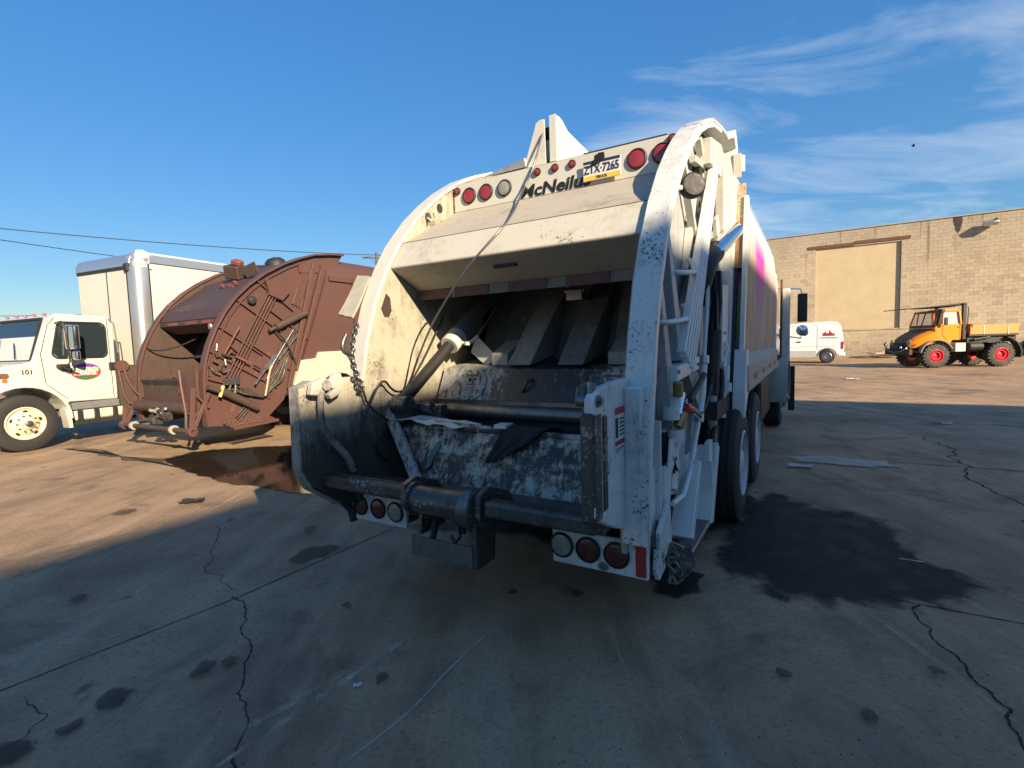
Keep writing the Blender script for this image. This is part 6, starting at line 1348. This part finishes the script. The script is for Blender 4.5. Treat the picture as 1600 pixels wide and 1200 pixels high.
# dark snorkel/air cleaner beside the screen and the mirror
sn = MB(); sn.cyl((.02, .02, 2.02), (.16, .04, 2.62), .085, .10, 14); sn.lathe([(.13, 0), (.14, .06), (.10, .14), (.001, .16)], (.17, .05, 2.58), (0.1, 0, 1), 16); sn.build('snorkel', M['black'], U, smooth=40)
MB().bb(.20, .36, -.14, -.06, 1.98, 2.34).build('mirror', M['black'], U, smooth=0, bevel=.04, seg=2)
MB().tube([(.15, .12, 1.95), (.24, -.10, 2.0), (.28, -.10, 2.1)], .015, 6).build('mirror_arm', M['orange'], U)
dg2 = MB(); dg2.tube([(.30, .094, 2.0), (.26, .094, 1.55), (.50, .094, 1.25)], .007, 5); dg2.tube([(1.02, .094, 2.0), (1.04, .094, 1.30)], .007, 5); dg2.build('door_gap', M['dark_frame'], U)
v = MB(); v.lathe([(.075, 0), (.075, .006), (.05, .007)], (-.12, .135, 1.56), (0, -1, 0), 18); v.build('round_badge', M['red_plastic'], U)
MB().bb(.92, 1.0, .075, .10, 1.86, 1.90).build('door_handle', M['black'], U, smooth=0)
# nose: headlamps, grille, bumper with winch
for y in (.36, 1.64): MB().lathe([(.10, 0), (.09, .03), (.001, .05)], (-.98, y, 1.24), (-1, -.15 if y < 1 else .15, 0), 18).build('headlamp', M['clear_lens'], U, smooth=50)
for y in (.26, 1.74): MB().lathe([(.04, 0), (.03, .02), (.001, .025)], (-.80, y - .02 if y < 1 else y + .02, 1.10), (0, -1 if y < 1 else 1, 0), 10).build('indicator', M['black'], U)
gl = MB(); gl.bb(-1.05, -1.0, .48, 1.52, .92, 1.22); gl.build('grille', M['black'], U, smooth=0)
gl = MB(); gl.bb(-1.16, -.98, .10, 1.90, .62, .92); gl.build('bumper', M['dark_frame'], U, smooth=0, bevel=.03)
gl = MB(); gl.cyl((-1.16, .7, .98), (-1.16, 1.3, .98), .13, n=14); gl.build('winch', M['black'], U)
MB().lathe([(.15, 0), (.13, .02), (.001, .03)], (-1.20, 1.28, 1.12), (-1, 0, 0), 18).build('round_shield', plain('brown_disc', (.25, .13, .07), .6), U)
for y in (.62, 1.72): MB().lathe([(.07, 0), (.08, .05), (.001, .07)], (-1.18, y, .98), (-1, 0, 0), 14).build('fog_lamp', M['galv'], U, smooth=50)
MB().tube([(-1.2, .2, .95), (-1.22, .55, .80), (-1.22, 1.1, .74), (-1.2, 1.7, .86)], .03, 6).build('tow_rope', M['galv'], U, smooth=60)
MB().tube([(-1.1, 1.85, .9), (-1.16, 1.93, 1.15), (-1.08, 1.9, 1.25)], .035, 8).build('brush_bar', M['black'], U, smooth=50)
# wheel arches
for xc in (0.0,):
    fa = [(xc + .70*math.cos(t), .565 + .72*math.sin(t)) for t in [PI*(1 - k/14) for k in range(1, 13)]]
    for ya, yb in ((-.04, .20), (1.8, 2.04)): MB().band(fa, ya, yb, -.045, axis='y').build('wheel_arch', M['grey_plastic'], U, smooth=40)
fa = [(2.78 + .80*math.cos(t), .60 + .76*math.sin(t)) for t in [PI*(.42 - .5*k/8) for k in range(9)]]
for ya, yb in ((-.02, .36), (1.62, 2.0)): MB().band(fa, ya, yb, -.04, axis='y').build('rear_mudguard', M['black'], U, smooth=40)
# rack over the cab, hoop behind it
rk = MB(); rk.beam((-1.30, .22, 2.80), (1.20, .22, 2.94), .06, .04); rk.beam((-1.30, 1.78, 2.80), (1.20, 1.78, 2.94), .06, .04)
for t in (0, .2, .4, .6, .8, 1): rk.beam((-1.30 + 2.5*t, .22, 2.80 + .14*t), (-1.30 + 2.5*t, 1.78, 2.80 + .14*t), .05, .03)
rk.bb(-.1, .95, .3, 1.7, 2.83, 2.86); rk.build('roof_rack', M['black'], U, smooth=0)
hp = MB()
for y in (.10, 1.80): hp.bb(1.14, 1.30, y, y + .12, 1.30, 2.96)
hp.bb(1.14, 1.30, .10, 1.92, 2.88, 2.98); hp.bb(1.16, 1.26, .22, 1.80, 1.3, 1.9); hp.build('roll_hoop', M['black'], U, smooth=0, bevel=.015)
MB().tube([(1.38, .15, 1.9), (1.40, .15, 2.75), (1.36, .15, 2.8)], .02, 6).build('thin_hoop', M['dark_frame'], U)
MB().tube(smooth_path([(1.30, .05, 1.8), (1.42, .02, 2.05), (1.52, .04, 1.9), (1.5, .1, 1.7)]), .02, 6).build('hose', M['black'], U, smooth=60)
# flat bed with boards
bdp = MB(); bdp.bb(1.40, 3.50, .06, 1.94, 1.44, 1.52); bdp.build('bed_floor', M['dark_frame'], U, smooth=0)
for a_, b_ in ((1.44, 3.02), (3.04, 3.48)): MB().bb(a_, b_, .05, .085, 1.52, 1.95).build('side_board', M['orange_bed'], U, smooth=0, bevel=.01)
MB().bb(1.44, 3.48, 1.91, 1.945, 1.52, 1.95).build('side_board', M['orange_bed'], U, smooth=0, bevel=.01)
MB().bb(3.46, 3.50, .085, 1.91, 1.52, 1.95).build('tail_board', M['orange_bed'], U, smooth=0, bevel=.01)
MB().bb(1.43, 1.47, .085, 1.91, 1.52, 2.0).build('front_board', M['orange_bed'], U, smooth=0, bevel=.01)
for x in (2.0, 3.03): MB().bb(x, x + .03, .035, .06, 1.5, 1.92).build('board_strap', M['galv'], U, smooth=0)
cu_ = MB()
for y in (.65, 1.25): cu_.bb(-1.0, 3.5, y - .05, y + .05, .80, 1.10)
cu_.cyl((0, .3, .565), (0, 1.7, .565), .12); cu_.cyl((2.78, .3, .565), (2.78, 1.7, .565), .12); cu_.lathe([(.24, -.2), (.28, 0), (.24, .2)], (2.78, 1.0, .565), (0, 1, 0), 14); cu_.build('chassis', M['dark_frame'], U, smooth=0)
nb_ = MB(); nb_.bb(.88, 1.32, .12, .40, .74, 1.14); nb_.build('tool_locker', plain('pale_locker', (.62, .56, .42), .6, vary=.35, scale=12), U, smooth=0, bevel=.01)
nb_ = MB(); nb_.cyl((1.5, .25, .95), (2.05, .25, .95), .20, n=16); nb_.build('air_tank', M['dark_frame'], U)
MB().cyl((1.62, .10, 1.28), (2.3, .10, 1.38), .06, n=10).build('exhaust', M['dark_frame'], U)
MB().bb(1.42, 3.5, .2, 1.8, 1.14, 1.44).build('bed_frame', M['dark_frame'], U, smooth=0)
sp2 = MB(); sp2.lathe([(.28, -.10), (.50, -.10), (.54, -.04), (.54, .04), (.50, .10), (.28, .10)], (1.55, 1.70, .56), (0.25, 1, 0), 26); spo = sp2.build('spare_tyre', lug, smooth=30)
spo.parent = U
MB().lathe([(.29, -.08), (.26, 0), (.10, .02), (.001, .02)], (1.55, 1.68, .56), (-0.25, -1, 0), 22).build('spare_rim', M['red_rim'], U)

# ------------------------------------------------------------------ white panel van by the wall (x runs back, y away from the camera)
V = thing('panel_van', 'white panel van with a red skyline logo, parked against the warehouse wall', 'van', (19.169, 30.422, 0), R(-31.0))
wheel(V, (0, 0, .41), (0, -1, 0), .41, .26, M['galv'], 'car'); wheel(V, (-3.4, 0, .41), (0, -1, 0), .41, .26, M['galv'], 'car')
wheel(V, (0, 2.1, .41), (0, 1, 0), .41, .26, M['galv'], 'car'); wheel(V, (-3.4, 2.1, .41), (0, 1, 0), .41, .26, M['galv'], 'car')
va = lambda xc: [(xc + .50*math.cos(t), .41 + .50*math.sin(t)) for t in [PI*k/10 for k in range(11)]]
vp = [(.84,.42)] + [p for p in va(0)] + [p for p in va(-3.4)] + [(-4.4,.42),(-4.45,1.1),(-4.2,1.3),(-3.6,1.45),(-2.7,2.32),(-2.2,2.44),(.1,2.52),(.50,2.47),(.68,2.25),(.80,1.6),(.86,.9)]
vb2 = MB(); vb2.prism(vp, 'y', .04, 2.06); vb2.build('body', M['van_white'], V, smooth=0, bevel=.05, seg=3)
for xc in (0, -3.4): MB().band([(xc + .52*math.cos(t), .41 + .52*math.sin(t)) for t in [PI*(1 - k/12) for k in range(13)]], .0, .12, .06, axis='y').build('arch_trim', M['grey_plastic'], V, smooth=40)
MB().bb(-2.88, -.56, .01, .05, .40, .78).build('sill_trim', plain('grey_sill', (.42, .42, .42), .5), V, smooth=0)
MB().bb(.55, .92, .02, 2.08, .42, .66).build('rear_bumper', M['van_white'], V, smooth=0, bevel=.04)
MB().bb(.74, .83, .0, .12, .86, 1.30).build('tail_lamp', M['red_tape'], V, smooth=0, bevel=.01)
dl = MB(); dl.tube([(-.52, .034, .8), (-.52, .034, 2.30), (-1.9, .034, 2.30)], .007, 5); dl.tube([(-2.0, .034, .8), (-2.0, .034, 2.28)], .007, 5); dl.tube([(-1.95, .034, 1.02), (.5, .034, 1.02)], .006, 5); dl.build('door_gap', M['dark_frame'], V)
MB().bb(-1.60, -1.38, .0, .036, 1.30, 1.36).build('door_handle', M['black'], V, smooth=0)
MB().prism([(-3.25,1.55),(-2.62,2.2),(-2.1,2.22),(-2.1,1.55)], 'y', .032, .042).build('side_window', M['glass'], V, smooth=0)
lg = MB()
for k, (x, w, h) in enumerate(((-.24,.10,.16),(-.13,.06,.24),(-.06,.14,.14),(.09,.08,.30),(.18,.06,.18),(.25,.12,.12))): lg.bb(x, x+w, .034, .037, 1.68, 1.68 + h)
lg.bb(-.27, .40, .0335, .0365, 1.655, 1.685); lg.build('skyline_logo', M['red_tape'], V, smooth=0)
tx = MB(); r5 = random.Random(6); xx = -.40
while xx < .50:
    w = r5.uniform(.02, .05); tx.bb(xx, xx + w, .034, .037, 1.53, 1.575); xx += w + .022
tx.bb(-.42, .54, .034, .037, 1.47, 1.485); tx.build('van_lettering', M['ink'], V, smooth=0)
cr_ = MB(); cr_.lathe([(.21, 0), (.21, .004), (.18, .004)], (-1.20, .038, 1.90), (0, -1, 0), 24); co_ = cr_.build('round_logo', M['ink'], V, smooth=0)
MB().prism([(-1.34,1.90),(-1.06,1.90),(-1.10,1.82),(-1.20,1.77),(-1.30,1.82)], 'y', .032, .0335).build('logo_field', plain('logo_grey', (.28, .3, .28), .5), co_, smooth=0)
MB().prism([(-1.34,1.91),(-1.22,2.0),(-1.15,1.94),(-1.06,1.98),(-1.06,1.91)], 'y', .032, .0335).build('logo_hill', M['sticker'], co_, smooth=0)

# dark low trailer edge past the orange truck
tr_ = thing('trailer', 'dark flat trailer end cut off by the right edge beside the orange truck', 'trailer', (32.9, 31.2, 0), R(-20))
MB().bb(-.2, 4.5, 0, 2, .45, .95).build('deck', M['dark_frame'], tr_, smooth=0, bevel=.02)
wheel(tr_, (1.2, 0, .4), (0, -1, 0), .4, .25, M['galv'], 'car')
wheel(tr_, (1.2, 2, .4), (0, 1, 0), .4, .25, M['galv'], 'car')
